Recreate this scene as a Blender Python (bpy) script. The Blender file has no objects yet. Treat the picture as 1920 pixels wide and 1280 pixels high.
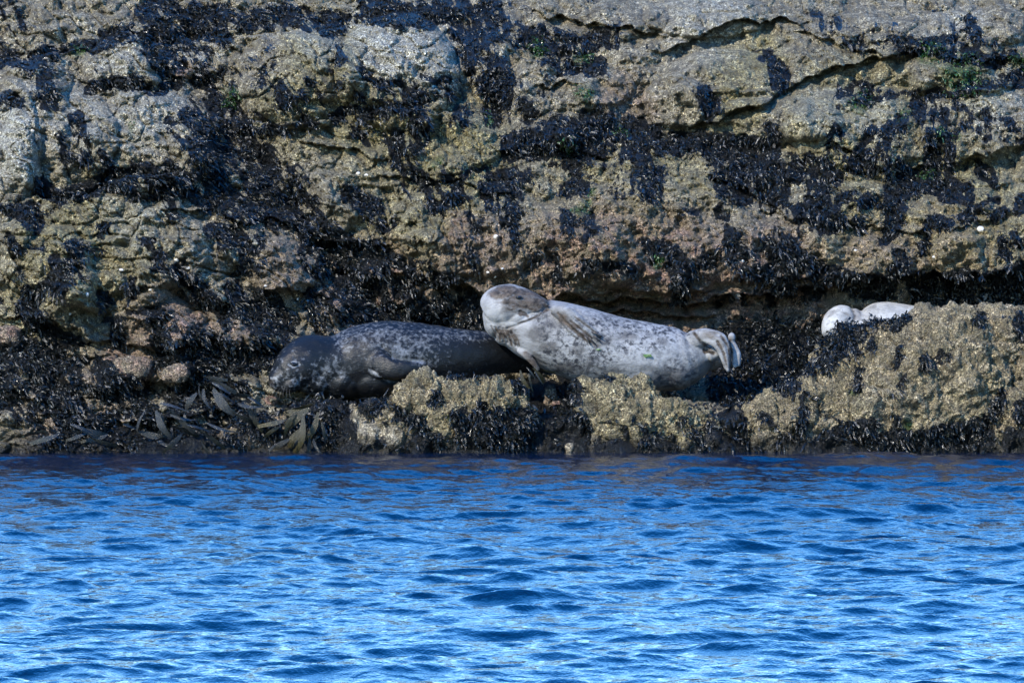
import bpy, bmesh, math, random
import numpy as np
from mathutils import Vector, Matrix
R = math.radians
rng = np.random.default_rng(7)
random.seed(7)
sc = bpy.context.scene
COL = sc.collection

# ------------------------------------------------------------------ camera, sky, sun, exposure
CAM = np.array([0.0, -60.0, 2.4])
PITCH = math.atan2(2.4 - 0.775, 60.0)
FOCAL = 304.2
cam_d = bpy.data.cameras.new('camera')
cam_d.lens = FOCAL
cam_d.sensor_width = 36.0
cam_d.clip_start = 0.5
cam_d.clip_end = 3000.0
cam = bpy.data.objects.new('camera', cam_d)
COL.objects.link(cam)
cam.location = CAM.tolist()
cam.rotation_euler = (R(90) - PITCH, 0, 0)
sc.camera = cam

SUN_DIR = np.array([-0.54, -0.66, 0.62])          # towards the sun: front left, about forty degrees up
SUN_DIR = SUN_DIR / np.linalg.norm(SUN_DIR)
SUN_EL = math.asin(SUN_DIR[2])
SUN_AZ = math.atan2(SUN_DIR[0], SUN_DIR[1])
world = bpy.data.worlds.new('World')
sc.world = world
world.use_nodes = True
wt = world.node_tree
wt.nodes.clear()
w_out = wt.nodes.new('ShaderNodeOutputWorld')
w_bg = wt.nodes.new('ShaderNodeBackground')
w_sky = wt.nodes.new('ShaderNodeTexSky')
w_sky.sky_type = 'NISHITA'
w_sky.sun_disc = False
w_sky.sun_elevation = SUN_EL
w_sky.sun_rotation = SUN_AZ
w_sky.ozone_density = 5.0
w_sky.air_density = 1.35
w_sky.dust_density = 0.1
w_hs = wt.nodes.new('ShaderNodeHueSaturation')
w_hs.inputs['Saturation'].default_value = 1.38
w_hs.inputs['Hue'].default_value = 0.512
wt.links.new(w_sky.outputs[0], w_hs.inputs['Color'])
wt.links.new(w_hs.outputs[0], w_bg.inputs['Color'])
w_bg.inputs['Strength'].default_value = 0.15
wt.links.new(w_bg.outputs[0], w_out.inputs['Surface'])
sun_d = bpy.data.lights.new('sun', 'SUN')
sun_d.energy = 2.5
sun_d.angle = R(0.5)
sun_d.color = (1.0, 0.91, 0.745)
sun = bpy.data.objects.new('sun', sun_d)
COL.objects.link(sun)
sun.location = (-30, -30, 40)
sun.rotation_euler = Vector((-SUN_DIR).tolist()).to_track_quat('-Z', 'Y').to_euler()
sc.view_settings.view_transform = 'Standard'
sc.view_settings.look = 'None'
sc.view_settings.exposure = 1.7
sc.view_settings.gamma = 1.0
sc.view_settings.use_curve_mapping = False

# ------------------------------------------------------------------ survey grid: photo pixel + distance -> metres
CP, SP = math.cos(PITCH), math.sin(PITCH)
def at(px, py, Y):
    px, py, Y = np.broadcast_arrays(np.asarray(px, float), np.asarray(py, float), np.asarray(Y, float))
    a = (px - 960.0) / 1920.0 * 36.0 / FOCAL
    b = -(py - 640.0) / 1920.0 * 36.0 / FOCAL
    dy = CP + b * SP
    dz = -SP + b * CP
    t = (Y - CAM[1]) / dy
    return np.stack([CAM[0] + a * t, Y + 0 * t, CAM[2] + dz * t], -1)
def to_px(P):
    P = np.asarray(P, float)
    dx = P[..., 0] - CAM[0]; dy = P[..., 1] - CAM[1]; dz = P[..., 2] - CAM[2]
    f = dy * CP - dz * SP
    u = dy * SP + dz * CP
    return 960 + dx / f * FOCAL / 36 * 1920, 640 - u / f * FOCAL / 36 * 1920
PXM = 1.015 / 270.0                                  # metres per photo pixel at the rocks

# ------------------------------------------------------------------ noise
def _hash(ix, iy, iz, seed):
    h = (ix.astype(np.int64) * 374761393 + iy.astype(np.int64) * 668265263 + iz.astype(np.int64) * 2147483647 + seed * 974711) & 0xffffffff
    h = ((h ^ (h >> 13)) * 1274126177) & 0xffffffff
    h = ((h ^ (h >> 16)) * 2246822519) & 0xffffffff
    return ((h ^ (h >> 15)) & 0xffffff) / float(0xffffff)
def noise3(x, y, z, seed=0):                        # value noise, -1..1
    x = np.asarray(x, float); y = np.asarray(y, float) + 0 * x; z = np.asarray(z, float) + 0 * x
    ix, iy, iz = np.floor(x), np.floor(y), np.floor(z)
    fx, fy, fz = x - ix, y - iy, z - iz
    fx = fx * fx * fx * (fx * (fx * 6 - 15) + 10); fy = fy * fy * fy * (fy * (fy * 6 - 15) + 10); fz = fz * fz * fz * (fz * (fz * 6 - 15) + 10)
    r = 0
    for a in (0, 1):
        wa = fx if a else 1 - fx
        for b in (0, 1):
            wb = wa * (fy if b else 1 - fy)
            for c in (0, 1):
                r = r + wb * (fz if c else 1 - fz) * _hash(ix + a, iy + b, iz + c, seed)
    return r * 2 - 1
def noise2(x, y, seed=0):
    x = np.asarray(x, float); y = np.asarray(y, float)
    ix, iy = np.floor(x), np.floor(y)
    fx, fy = x - ix, y - iy
    fx = fx * fx * fx * (fx * (fx * 6 - 15) + 10); fy = fy * fy * fy * (fy * (fy * 6 - 15) + 10)
    o = np.zeros_like(ix)
    h = lambda a, b: _hash(ix + a, iy + b, o, seed)
    return ((h(0, 0) * (1 - fx) + h(1, 0) * fx) * (1 - fy) + (h(0, 1) * (1 - fx) + h(1, 1) * fx) * fy) * 2 - 1
def fbm2(x, y, seed=0, octs=4, gain=0.5):
    r = 0; a = 1.0; t = 0
    for i in range(octs):
        r = r + a * noise2(x * 2 ** i + 17.3 * i, y * 2 ** i - 9.1 * i, seed + i); t += a; a *= gain
    return r / t
def fbm3(x, y, z, seed=0, octs=4, gain=0.5):
    r = 0; a = 1.0; t = 0
    for i in range(octs):
        r = r + a * noise3(x * 2 ** i + 17.3 * i, y * 2 ** i - 9.1 * i, z * 2 ** i + 3.7 * i, seed + i); t += a; a *= gain
    return r / t
def voro2(x, y, seed=0):
    ix, iy = np.floor(x), np.floor(y)
    f1 = np.full(x.shape, 9.0); f2 = np.full(x.shape, 9.0); cid = np.zeros(x.shape); o = np.zeros_like(ix)
    for a in (-1, 0, 1):
        for b in (-1, 0, 1):
            cx, cy = ix + a, iy + b
            dx = cx + _hash(cx, cy, o, seed) - x
            dy = cy + _hash(cx, cy, o, seed + 1) - y
            d = np.sqrt(dx * dx + dy * dy)
            n = d < f1
            f2 = np.where(n, f1, np.minimum(f2, d))
            cid = np.where(n, _hash(cx, cy, o, seed + 2), cid)
            f1 = np.where(n, d, f1)
    return f1, f2, cid
def sstep(a, b, x):
    t = np.clip((x - a) / (b - a), 0, 1)
    return t * t * (3 - 2 * t)

# ------------------------------------------------------------------ object helpers
def tag(o, label=None, cat=None, group=None, kind=None):
    if label: o['label'] = label
    if cat: o['category'] = cat
    if group: o['group'] = group
    if kind: o['kind'] = kind
    return o
def mesh_from(name, V, F, mat=None, smooth=True):
    me = bpy.data.meshes.new(name)
    V = np.ascontiguousarray(V, dtype=np.float32)
    if isinstance(F, np.ndarray):
        n, k = F.shape
        me.vertices.add(len(V)); me.vertices.foreach_set('co', V.ravel())
        me.loops.add(n * k); me.loops.foreach_set('vertex_index', np.ascontiguousarray(F, dtype=np.int32).ravel())
        me.polygons.add(n)
        me.polygons.foreach_set('loop_start', np.arange(0, n * k, k, dtype=np.int32))
        me.update(calc_edges=True)
    else:
        me.from_pydata([tuple(v) for v in V.tolist()], [], F)
        me.update()
    if smooth:
        me.polygons.foreach_set('use_smooth', np.ones(len(me.polygons), dtype=bool))
    if mat: me.materials.append(mat)
    return me
def attr(me, name, vals):
    a = me.attributes.new(name, 'FLOAT', 'POINT')
    a.data.foreach_set('value', np.ascontiguousarray(vals, dtype=np.float32))
def link(name, me, parent=None, loc=None):
    o = bpy.data.objects.new(name, me)
    COL.objects.link(o)
    if loc is not None: o.location = [float(c) for c in loc]
    if parent is not None: o.parent = parent
    return o
def verts_of(me):
    a = np.empty(len(me.vertices) * 3, dtype=np.float32); me.vertices.foreach_get('co', a); return a.reshape(-1, 3).astype(float)
def normals_of(me):
    a = np.empty(len(me.vertices) * 3, dtype=np.float32); me.vertex_normals.foreach_get('vector', a); return a.reshape(-1, 3).astype(float)
def grid_faces(nr, nc):
    i = np.arange(nr * nc).reshape(nr, nc)
    return np.stack([i[:-1, :-1], i[:-1, 1:], i[1:, 1:], i[1:, :-1]], -1).reshape(-1, 4)
def grid_normals(P):
    du = np.gradient(P, axis=1); dv = np.gradient(P, axis=0)
    n = np.cross(du, dv)
    n /= np.linalg.norm(n, axis=-1, keepdims=True) + 1e-12
    return n

# ------------------------------------------------------------------ material helpers
class Mat:
    def __init__(self, name):
        self.m = bpy.data.materials.new(name); self.m.use_nodes = True
        self.t = self.m.node_tree; self.t.nodes.clear()
        self.out = self.t.nodes.new('ShaderNodeOutputMaterial')
        self.b = self.t.nodes.new('ShaderNodeBsdfPrincipled')
        self.t.links.new(self.b.outputs[0], self.out.inputs['Surface'])
        self.tc = self.t.nodes.new('ShaderNodeTexCoord')
    def put(self, sock, v):
        if isinstance(v, bpy.types.NodeSocket): self.t.links.new(v, sock)
        elif isinstance(v, (tuple, list)) and len(v) == 3 and sock.type == 'RGBA': sock.default_value = (*v, 1)
        else: sock.default_value = v
    def attr(self, n):
        a = self.t.nodes.new('ShaderNodeAttribute'); a.attribute_name = n; return a.outputs['Fac']
    def coords(self, scale=(1, 1, 1), rot=(0, 0, 0)):
        mp = self.t.nodes.new('ShaderNodeMapping'); self.t.links.new(self.tc.outputs['Object'], mp.inputs[0])
        mp.inputs['Scale'].default_value = scale; mp.inputs['Rotation'].default_value = rot
        return mp.outputs[0]
    def noise(self, scale, detail=4, rough=0.55, vec=None, dist=0.0, out='Fac'):
        n = self.t.nodes.new('ShaderNodeTexNoise'); n.inputs['Scale'].default_value = scale
        n.inputs['Detail'].default_value = detail; n.inputs['Roughness'].default_value = rough; n.inputs['Distortion'].default_value = dist
        self.t.links.new(vec if vec is not None else self.tc.outputs['Object'], n.inputs['Vector'])
        return n.outputs[out]
    def voro(self, scale, feature='F1', out='Distance', vec=None, rand=1.0):
        n = self.t.nodes.new('ShaderNodeTexVoronoi'); n.feature = feature; n.inputs['Scale'].default_value = scale
        n.inputs['Randomness'].default_value = rand
        self.t.links.new(vec if vec is not None else self.tc.outputs['Object'], n.inputs['Vector'])
        return n.outputs[out]
    def ramp(self, f, stops):
        r = self.t.nodes.new('ShaderNodeValToRGB'); e = r.color_ramp.elements
        while len(e) < len(stops): e.new(0.5)
        for i, (p, c) in enumerate(stops):
            e[i].position = p; e[i].color = (*c, 1) if isinstance(c, tuple) else (c, c, c, 1)
        self.put(r.inputs[0], f); return r.outputs['Color']
    def mix(self, f, a, b, mode='MIX'):
        n = self.t.nodes.new('ShaderNodeMix'); n.data_type = 'RGBA'; n.blend_type = mode
        self.put(n.inputs[0], f); self.put(n.inputs[6], a); self.put(n.inputs[7], b); return n.outputs[2]
    def math(self, op, a, b=0.0, clamp=False):
        n = self.t.nodes.new('ShaderNodeMath'); n.operation = op; n.use_clamp = clamp
        self.put(n.inputs[0], a); self.put(n.inputs[1], b); return n.outputs[0]
    def maprange(self, v, a, b, c=0.0, d=1.0):
        n = self.t.nodes.new('ShaderNodeMapRange'); n.clamp = True
        self.put(n.inputs[0], v)
        for i, q in enumerate((a, b, c, d)): n.inputs[i + 1].default_value = q
        return n.outputs[0]
    def bump(self, h, strength, dist, normal=None):
        n = self.t.nodes.new('ShaderNodeBump'); n.inputs['Strength'].default_value = strength; n.inputs['Distance'].default_value = dist
        self.put(n.inputs['Height'], h)
        if normal is not None: self.put(n.inputs['Normal'], normal)
        return n.outputs[0]
    def set(self, **k):
        for a, v in k.items(): self.put(self.b.inputs[a.replace('_', ' ')], v)
        return self

def rock_material():
    m = Mat('barnacled rock')
    big = m.noise(1.6, 5, 0.6)
    mid = m.noise(9.0, 5, 0.65)
    fine = m.noise(55.0, 4, 0.7)
    ochre, pale, pink, green, crust, wet = (m.attr(n) for n in ('ochre', 'pale', 'pink', 'green', 'crust', 'wet'))
    base = m.ramp(mid, [(0.30, (0.115, 0.098, 0.066)), (0.50, (0.305, 0.265, 0.175)), (0.68, (0.50, 0.445, 0.315))])
    base = m.mix(m.math('MULTIPLY', ochre, m.maprange(big, 0.35, 0.6, 0.45, 1.0)), base, m.ramp(mid, [(0.3, (0.14, 0.12, 0.045)), (0.65, (0.41, 0.355, 0.135))]))
    base = m.mix(m.math('MULTIPLY', pale, m.maprange(mid, 0.3, 0.6, 0.4, 1.0)), base, m.ramp(fine, [(0.3, (0.36, 0.35, 0.28)), (0.7, (0.70, 0.68, 0.56))]))
    base = m.mix(m.math('MULTIPLY', pink, m.maprange(mid, 0.4, 0.6, 0.25, 1.0)), base, m.ramp(fine, [(0.3, (0.17, 0.09, 0.07)), (0.7, (0.40, 0.235, 0.18))]))
    base = m.mix(m.math('MULTIPLY', green, 0.9), base, m.ramp(fine, [(0.3, (0.02, 0.05, 0.008)), (0.7, (0.09, 0.16, 0.025))]))
    # barnacles: cells about a centimetre across, each with its own grey, dark joints between
    bc = m.voro(105.0, 'F1', 'Color')
    bd = m.voro(105.0, 'F1', 'Distance')
    bv = m.ramp(bc, [(0.05, 0.24), (0.40, 0.86), (0.72, 1.35), (0.93, 2.5)])
    bv2 = m.ramp(m.voro(46.0, 'F1', 'Color', m.coords((1.0, 1.0, 1.0), (0.4, 0.7, 0.2))), [(0.1, 0.5), (0.45, 1.0), (0.7, 1.2), (0.95, 1.8)])
    bv = m.mix(1.0, bv, bv2, 'MULTIPLY')
    cov = m.maprange(m.noise(4.5, 5, 0.7), 0.40, 0.52, 0.08, 1.0)
    base = m.mix(cov, base, m.mix(1.0, base, bv, 'MULTIPLY'))
    base = m.mix(m.math('MULTIPLY', m.maprange(bd, 0.38, 0.62), 0.5), base, (0.045, 0.04, 0.032))
    # pits and stains
    st = m.maprange(m.noise(15.0, 7, 0.75), 0.52, 0.62)
    base = m.mix(m.math('MULTIPLY', st, 0.6), base, (0.05, 0.046, 0.04))
    # dark algal crust, holdfasts, and the shadow strokes painted with them
    cr = m.math('ADD', crust, m.math('MULTIPLY', m.math('SUBTRACT', m.noise(26.0, 4, 0.7), 0.5), 1.1))
    crm = m.maprange(cr, 0.42, 0.62)
    base = m.mix(crm, base, m.ramp(fine, [(0.35, (0.005, 0.006, 0.007)), (0.7, (0.017, 0.0185, 0.019))]))
    wm = m.maprange(wet, 0.2, 0.9)
    base = m.mix(wm, base, m.mix(0.86, base, (0.012, 0.0135, 0.014)))
    h = m.math('ADD', m.math('MULTIPLY', m.math('SUBTRACT', 1.0, bd), 0.9), m.math('MULTIPLY', fine, 0.9))
    n = m.bump(m.noise(20.0, 7, 0.78), 1.0, 0.075)
    n = m.bump(h, 1.0, 0.020, n)
    m.set(Base_Color=base, Roughness=m.mix(m.math('MAXIMUM', crm, wm), (0.8, 0.8, 0.8), (0.34, 0.34, 0.34)), Normal=n)
    m.b.inputs['Specular IOR Level'].default_value = 0.35
    return m.m
ROCK = rock_material()

def weed_material(name, c0, c1, c2, rough=0.3):
    m = Mat(name)
    t = m.attr('tint')
    c = m.ramp(t, [(0.0, c0), (0.65, c1), (1.0, c2)])
    c = m.mix(m.maprange(m.noise(40, 3), 0.4, 0.7), c, m.mix(1.0, c, (0.45, 0.45, 0.5), 'MULTIPLY'))
    m.set(Base_Color=c, Roughness=m.maprange(m.noise(45, 3), 0.35, 0.65, rough * .45, rough + 0.25), Normal=m.bump(m.noise(90, 3), 0.6, 0.01))
    m.b.inputs['Specular IOR Level'].default_value = 0.5
    return m.m
WEED = weed_material('wet bladderwrack', (0.0028, 0.0042, 0.0046), (0.008, 0.010, 0.0088), (0.034, 0.033, 0.014))
WEED_G = weed_material('green weed', (0.012, 0.035, 0.01), (0.035, 0.09, 0.018), (0.09, 0.17, 0.035))
KELP_OCHRE = weed_material('ochre kelp', (0.012, 0.012, 0.007), (0.036, 0.031, 0.012), (0.095, 0.075, 0.024), 0.22)
KELP_GREY = weed_material('grey kelp', (0.010, 0.012, 0.013), (0.026, 0.029, 0.030), (0.07, 0.07, 0.062), 0.2)

# ------------------------------------------------------------------ what grows where (photo survey)
# dark strokes on the rock face, weed with some shadows painted in: ([points], radius, density)
CW_SHADE = [
 ([(345,110),(400,200),(470,290),(540,380),(620,470),(720,545),(820,590)],46,.70), ([(380,160),(440,250),(500,320)],24,.8), ([(470,300),(560,400)],26,.74), ([(590,430),(700,520)],26,.78), ([(640,560),(760,600)],28,.8),
 ([(0,10),(30,60)],26,.6), ([(0,105),(60,108),(110,92),(170,82),(240,70),(310,74),(430,62)],13,.95),
 ([(280,22),(360,40),(460,40),(560,32),(640,48)],26,.85), ([(200,60),(290,55)],12,.7), ([(288,95),(318,158)],16,.95),
 ([(170,166),(230,160),(290,172)],13,.95), ([(92,140),(96,195)],15,.8), ([(0,178),(38,192)],14,.8), ([(60,118),(100,112)],14,.8),
 ([(350,120),(400,190),(450,250),(500,310)],30,.72), ([(330,235),(400,290)],26,.85), ([(380,220),(430,290)],24,.8), ([(430,150),(470,230)],26,.5),
 ([(75,345),(125,362),(200,345),(255,322),(330,330),(420,332)],17,.98), ([(145,215),(165,300)],13,.75), ([(120,260),(130,315)],10,.8), ([(200,290),(215,330)],10,.7),
 ([(20,385),(70,415)],20,.95), ([(310,335),(400,365),(480,400)],26,.95), ([(470,110),(560,150),(620,200)],42,.48),
 ([(510,238),(570,226),(640,214)],10,.9), ([(500,160),(560,215)],24,.55), ([(455,330),(560,350),(600,420)],34,.66),
 ([(690,18),(770,30),(860,20),(940,25)],30,.82), ([(870,70),(900,120),(940,180)],34,.8), ([(890,40),(980,70),(1060,80),(1140,80)],27,.85),
 ([(1030,125),(1120,135)],18,.75), ([(640,110),(690,135)],24,.6), ([(650,160),(760,175),(850,160)],28,.55), ([(640,206),(700,208),(770,198)],11,.92),
 ([(778,180),(790,255)],20,.85), ([(850,215),(990,215)],24,.55), ([(1030,242),(1110,240)],16,.8), ([(1110,235),(1190,250),(1290,265)],26,.85),
 ([(960,280),(1040,270),(1130,285)],25,.88), ([(810,350),(880,350),(960,345)],30,.72), ([(820,390),(850,380)],16,.85), ([(735,250),(760,300),(780,325)],22,.72), ([(665,240),(690,262)],13,.8),
 ([(1010,320),(1090,330),(1170,350)],36,.55), ([(1190,290),(1230,330),(1220,370)],24,.75), ([(650,360),(690,385),(725,425)],17,.85), ([(925,375),(960,420)],22,.85),
 ([(1280,250),(1340,262),(1450,285)],20,.9), ([(1360,290),(1450,310),(1550,330)],32,.92), ([(1370,340),(1470,370),(1540,400)],42,.75), ([(1443,235),(1455,262)],13,.9),
 ([(1445,110),(1470,145)],22,.85), ([(1310,170),(1335,205)],16,.85), ([(1530,45),(1600,70),(1690,75)],30,.55), ([(1690,88),(1760,82),(1800,108),(1890,105)],17,.85), ([(1810,40),(1825,80)],14,.75),
 ([(1780,180),(1830,163),(1925,147)],14,.92), ([(1600,192),(1700,184),(1790,180)],9,.85), ([(1585,165),(1640,180)],14,.8),
 ([(1570,235),(1560,275)],14,.75), ([(1630,240),(1615,275)],13,.8), ([(1665,240),(1655,280)],12,.85), ([(1690,230),(1670,310)],16,.75), ([(1730,200),(1770,250),(1760,310)],34,.72), ([(1600,300),(1680,320)],24,.75),
 ([(1810,220),(1870,240),(1920,250)],26,.65), ([(1680,350),(1740,345),(1810,365)],24,.88), ([(1585,365),(1660,375)],15,.75), ([(1535,375),(1550,420)],18,.88), ([(1830,300),(1860,325)],18,.7), ([(1560,310),(1570,345)],15,.7),
 ([(1690,390),(1668,445)],15,.92), ([(1745,418),(1780,422)],12,.85), ([(1740,452),(1741,470)],9,.95), ([(1440,345),(1480,390)],30,.8), ([(1450,450),(1480,470)],20,.9), ([(1450,500),(1530,515)],24,.7),
 ([(1575,402),(1573,414)],9,.9), ([(1608,412),(1620,418)],8,.8), ([(1828,390),(1822,410)],10,.95), ([(1845,380),(1838,392)],7,.9), ([(1878,392),(1874,412)],12,.95), ([(1890,455),(1893,470)],10,.9), ([(1912,446),(1920,452)],10,.9), ([(1806,410),(1808,420)],7,.9), ([(1910,365),(1918,385)],12,.9), ([(1855,370),(1862,372)],8,.9),
 ([(240,352),(250,366)],10,.9), ([(280,350),(286,370)],10,.85), ([(305,350),(316,395)],13,.85), ([(410,352),(470,395)],24,.92),
 ([(193,416),(191,436)],9,.95), ([(140,465),(150,485)],15,.97), ([(100,500),(120,545)],18,.8), ([(140,505),(145,525)],16,.75), ([(58,538),(60,560)],11,.85), ([(85,535),(88,560)],9,.8), ([(35,500),(38,520)],4,.9),
 ([(275,450),(292,482)],10,.75), ([(238,515),(252,560)],6,.85), ([(185,545),(192,562)],11,.9), ([(285,500),(315,515)],9,.8), ([(15,445),(20,462)],12,.75), ([(52,455),(75,462)],4,.9), ([(170,472),(200,478)],3,.9),
 ([(400,432),(470,450)],18,.85), ([(430,470),(470,500)],20,.6), ([(330,500),(405,590)],15,.65), ([(375,535),(425,600)],18,.75), ([(440,540),(480,610)],22,.82),
 ([(245,592),(310,588)],7,.95), ([(55,580),(90,610),(135,645)],20,.95), ([(0,560),(40,580)],15,.75), ([(295,605),(305,640)],12,.85), ([(215,610),(225,640)],14,.8), ([(330,615),(350,640)],14,.7),  # first stroke paints the shadow beneath the block as weed
 ([(560,475),(585,510),(605,525)],11,.9), ([(615,445),(660,455),(705,462)],14,.97), ([(675,365),(700,395)],10,.97), ([(545,400),(640,445)],24,.72), ([(690,470),(740,540)],20,.8), ([(640,470),(660,520),(700,545)],17,.7),
 ([(555,350),(590,400)],20,.75), ([(490,380),(530,420)],18,.8), ([(600,540),(650,600)],18,.7), ([(500,560),(540,620)],22,.88), ([(580,560),(600,620)],14,.8), ([(660,560),(690,600)],18,.8), ([(740,490),(830,525)],15,.75), ([(720,580),(780,600),(830,590)],24,.9), ([(780,610),(900,630)],20,.85), ([(870,560),(905,610)],26,.9),  # last stroke paints the shadow at the foot of the face
 ([(800,500),(815,520)],10,.8), ([(880,410),(900,430)],12,.8), ([(925,390),(955,425)],14,.85), ([(880,480),(890,510)],8,.8),
 ([(1060,395),(1062,425)],14,.9), ([(1105,400),(1108,415)],10,.9), ([(965,390),(965,450)],8,.85), ([(1045,480),(1052,520)],8,.85), ([(1100,500),(1170,505)],13,.8), ([(1215,465),(1260,485),(1290,510)],18,.92), ([(1268,500),(1275,548)],16,.9),
 ([(1360,440),(1385,475)],16,.92), ([(1330,480),(1440,510)],20,.72), ([(1340,395),(1350,408)],11,.9), ([(1425,330),(1430,395)],13,.75), ([(1280,395),(1300,400)],6,.9), ([(1030,460),(1010,480)],7,.8), ([(1110,430),(1100,450)],6,.8),
 ([(1490,490),(1540,510),(1600,530)],22,.85), ([(1560,520),(1640,540),(1700,520)],26,.85), ([(1690,485),(1700,520)],16,.9), ([(1720,530),(1800,540),(1920,520)],30,.85), ([(1740,560),(1820,552),(1910,560)],16,.97), ([(1700,500),(1705,570)],5,.98), ([(1728,500),(1731,580)],4,.98), ([(1340,570),(1440,560)],14,.6), ([(1450,545),(1540,560)],14,.6),
 ([(0,660),(60,670),(120,700),(130,760)],42,.95), ([(0,720),(80,750),(130,810)],50,.95), ([(150,660),(230,700)],16,.7), ([(180,720),(280,740)],26,.8), ([(300,660),(360,690),(440,690)],26,.85), ([(140,800),(300,820),(430,790)],32,.9), ([(380,640),(470,680),(520,640)],30,.9), ([(330,740),(440,740)],26,.85), ([(220,780),(330,780)],20,.8),
]
CW_TUFT = {
 (255, 362): 'round black tuft just under the top edge of the long tan slab, first of three',
 (283, 360): 'small black tuft just under the top edge of the long tan slab, middle of three',
 (312, 372): 'long black tuft hanging at the right end of the long tan slab top edge',
 (192, 424): 'dark tuft alone on the upper middle of the long tan slab',
 (144, 472): 'thick square black tuft in the middle of the long tan slab',
 (188, 553): 'dark tuft on the tan slab beside a pale limpet',
 (60, 548): 'dark tuft low on the tan slab near the frame edge',
 (86, 546): 'dark tuft low on the tan slab, just right of another',
 (240, 535): 'thin drooping black strand on the lower tan slab',
 (1446, 248): 'dark tuft at the foot of the slab under the long crack',
 (1575, 252): 'dark tuft hanging on the broad slab, first of three in a row',
 (1630, 255): 'dark tuft hanging on the broad slab, second of three in a row',
 (1660, 258): 'dark tuft hanging on the broad slab, third of three in a row',
 (1560, 275): 'dark tuft low on the left end of the broad slab',
 (1690, 262): 'long dark tuft right of the row of three on the broad slab',
 (1592, 285): 'small dark tuft under the row of three on the broad slab',
 (1640, 300): 'dark tuft above the pale middle of the broad slab',
 (1823, 400): 'slender dark tuft on the bare rock above the single big limpet',
 (1876, 402): 'round dark tuft alone on bare rock near the right frame edge',
 (1842, 385): 'small dark tuft just above the slender one on bare rock',
 (1808, 415): 'tiny dark tuft just left of the slender one on bare rock',
 (1891, 462): 'dark tuft on bare rock right of and below the big limpet',
 (1741, 460): 'narrow black tuft on bare rock over the dark undercut, far right',
 (1575, 408): 'dark round tuft on the yellowish rock above the white seal',
 (1610, 416): 'tiny dark tuft on the yellowish rock above the white seal',
 (1672, 432): 'black trailing tuft below the broad slab weed, lower end',
 (1690, 410): 'black trailing tuft below the broad slab weed, upper end',
 (1548, 410): 'black hanging tuft at the lower left of the broad weed belt',
 (1062, 410): 'dark tuft on the yellowish overhang straight above the pale seal chest',
 (965, 420): 'long dark tuft on the overhang above the pale seal head',
 (1346, 402): 'dark tuft on the overhang above the pale seal hind flippers',
 (782, 232): 'dark tuft on the yellow ledge just below the pale dome',
 (790, 250): 'dark tuft dangling from the yellow ledge under the pale dome',
 (690, 380): 'leaning black tuft at the right edge of the broken gully',
 (500, 395): 'dark tuft in the broken gully left of the yellow rock',
 (1048, 500): 'small dark tuft near the lip of the overhang above the pale seal',
 (1272, 535): 'black tuft hanging over the lip of the undercut behind the pale seal',
 (1105, 408): 'small round dark tuft right of the one above the pale seal chest',
 (938, 400): 'dark tuft upper left of the long one above the pale seal head',
 (950, 412): 'dark tuft touching the long one above the pale seal head',
 (672, 250): 'dark tuft on the left end of the yellow ledge under the dome',
 (1325, 190): 'dark tuft on the jagged block left of the long crack',
 (1458, 130): 'dark tuft high on the jagged block above the long crack',
 (1366, 458): 'big black tuft near the lip of the overhang, right of centre',
 (1466, 462): 'black tuft at the lip of the overhang left of the white seal',
 (740, 285): 'dark tuft on the yellow rock below the pale dome, centre of a patch',
 (95, 170): 'dark tuft in the notch at the upper left of the grey slab',
 (150, 260): 'dark tuft in the middle of the broken grey slab, upper',
 (160, 290): 'dark tuft in the middle of the broken grey slab, lower',
 (126, 290): 'dark tuft left of the lower one on the broken grey slab',
 (310, 130): 'black tuft in the cleft of the upper grey slab',
 (1812, 60): 'dark tuft high at the upper right corner of the face',
 (1815, 240): 'dark tuft on the right part of the broad slab',
 (1905, 245): 'dark tuft on the broad slab against the right frame edge',
 (1545, 385): 'dark tuft in the broad weed belt above the yellowish rock',
 (1640, 370): 'right dark tuft hanging from the broad weed belt over yellow rock',
 (1600, 365): 'left dark tuft hanging from the broad weed belt over yellow rock',
 (848, 372): 'dark tuft on the blue black patch right of the bare tan rock',
 (830, 390): 'dark tuft at the left lower edge of the blue black patch',
 (1765, 418): 'flat dark tuft left of the slender one on bare rock',
 (1912, 372): 'dark tuft at the right frame edge beside the broad slab foot',
}
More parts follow.
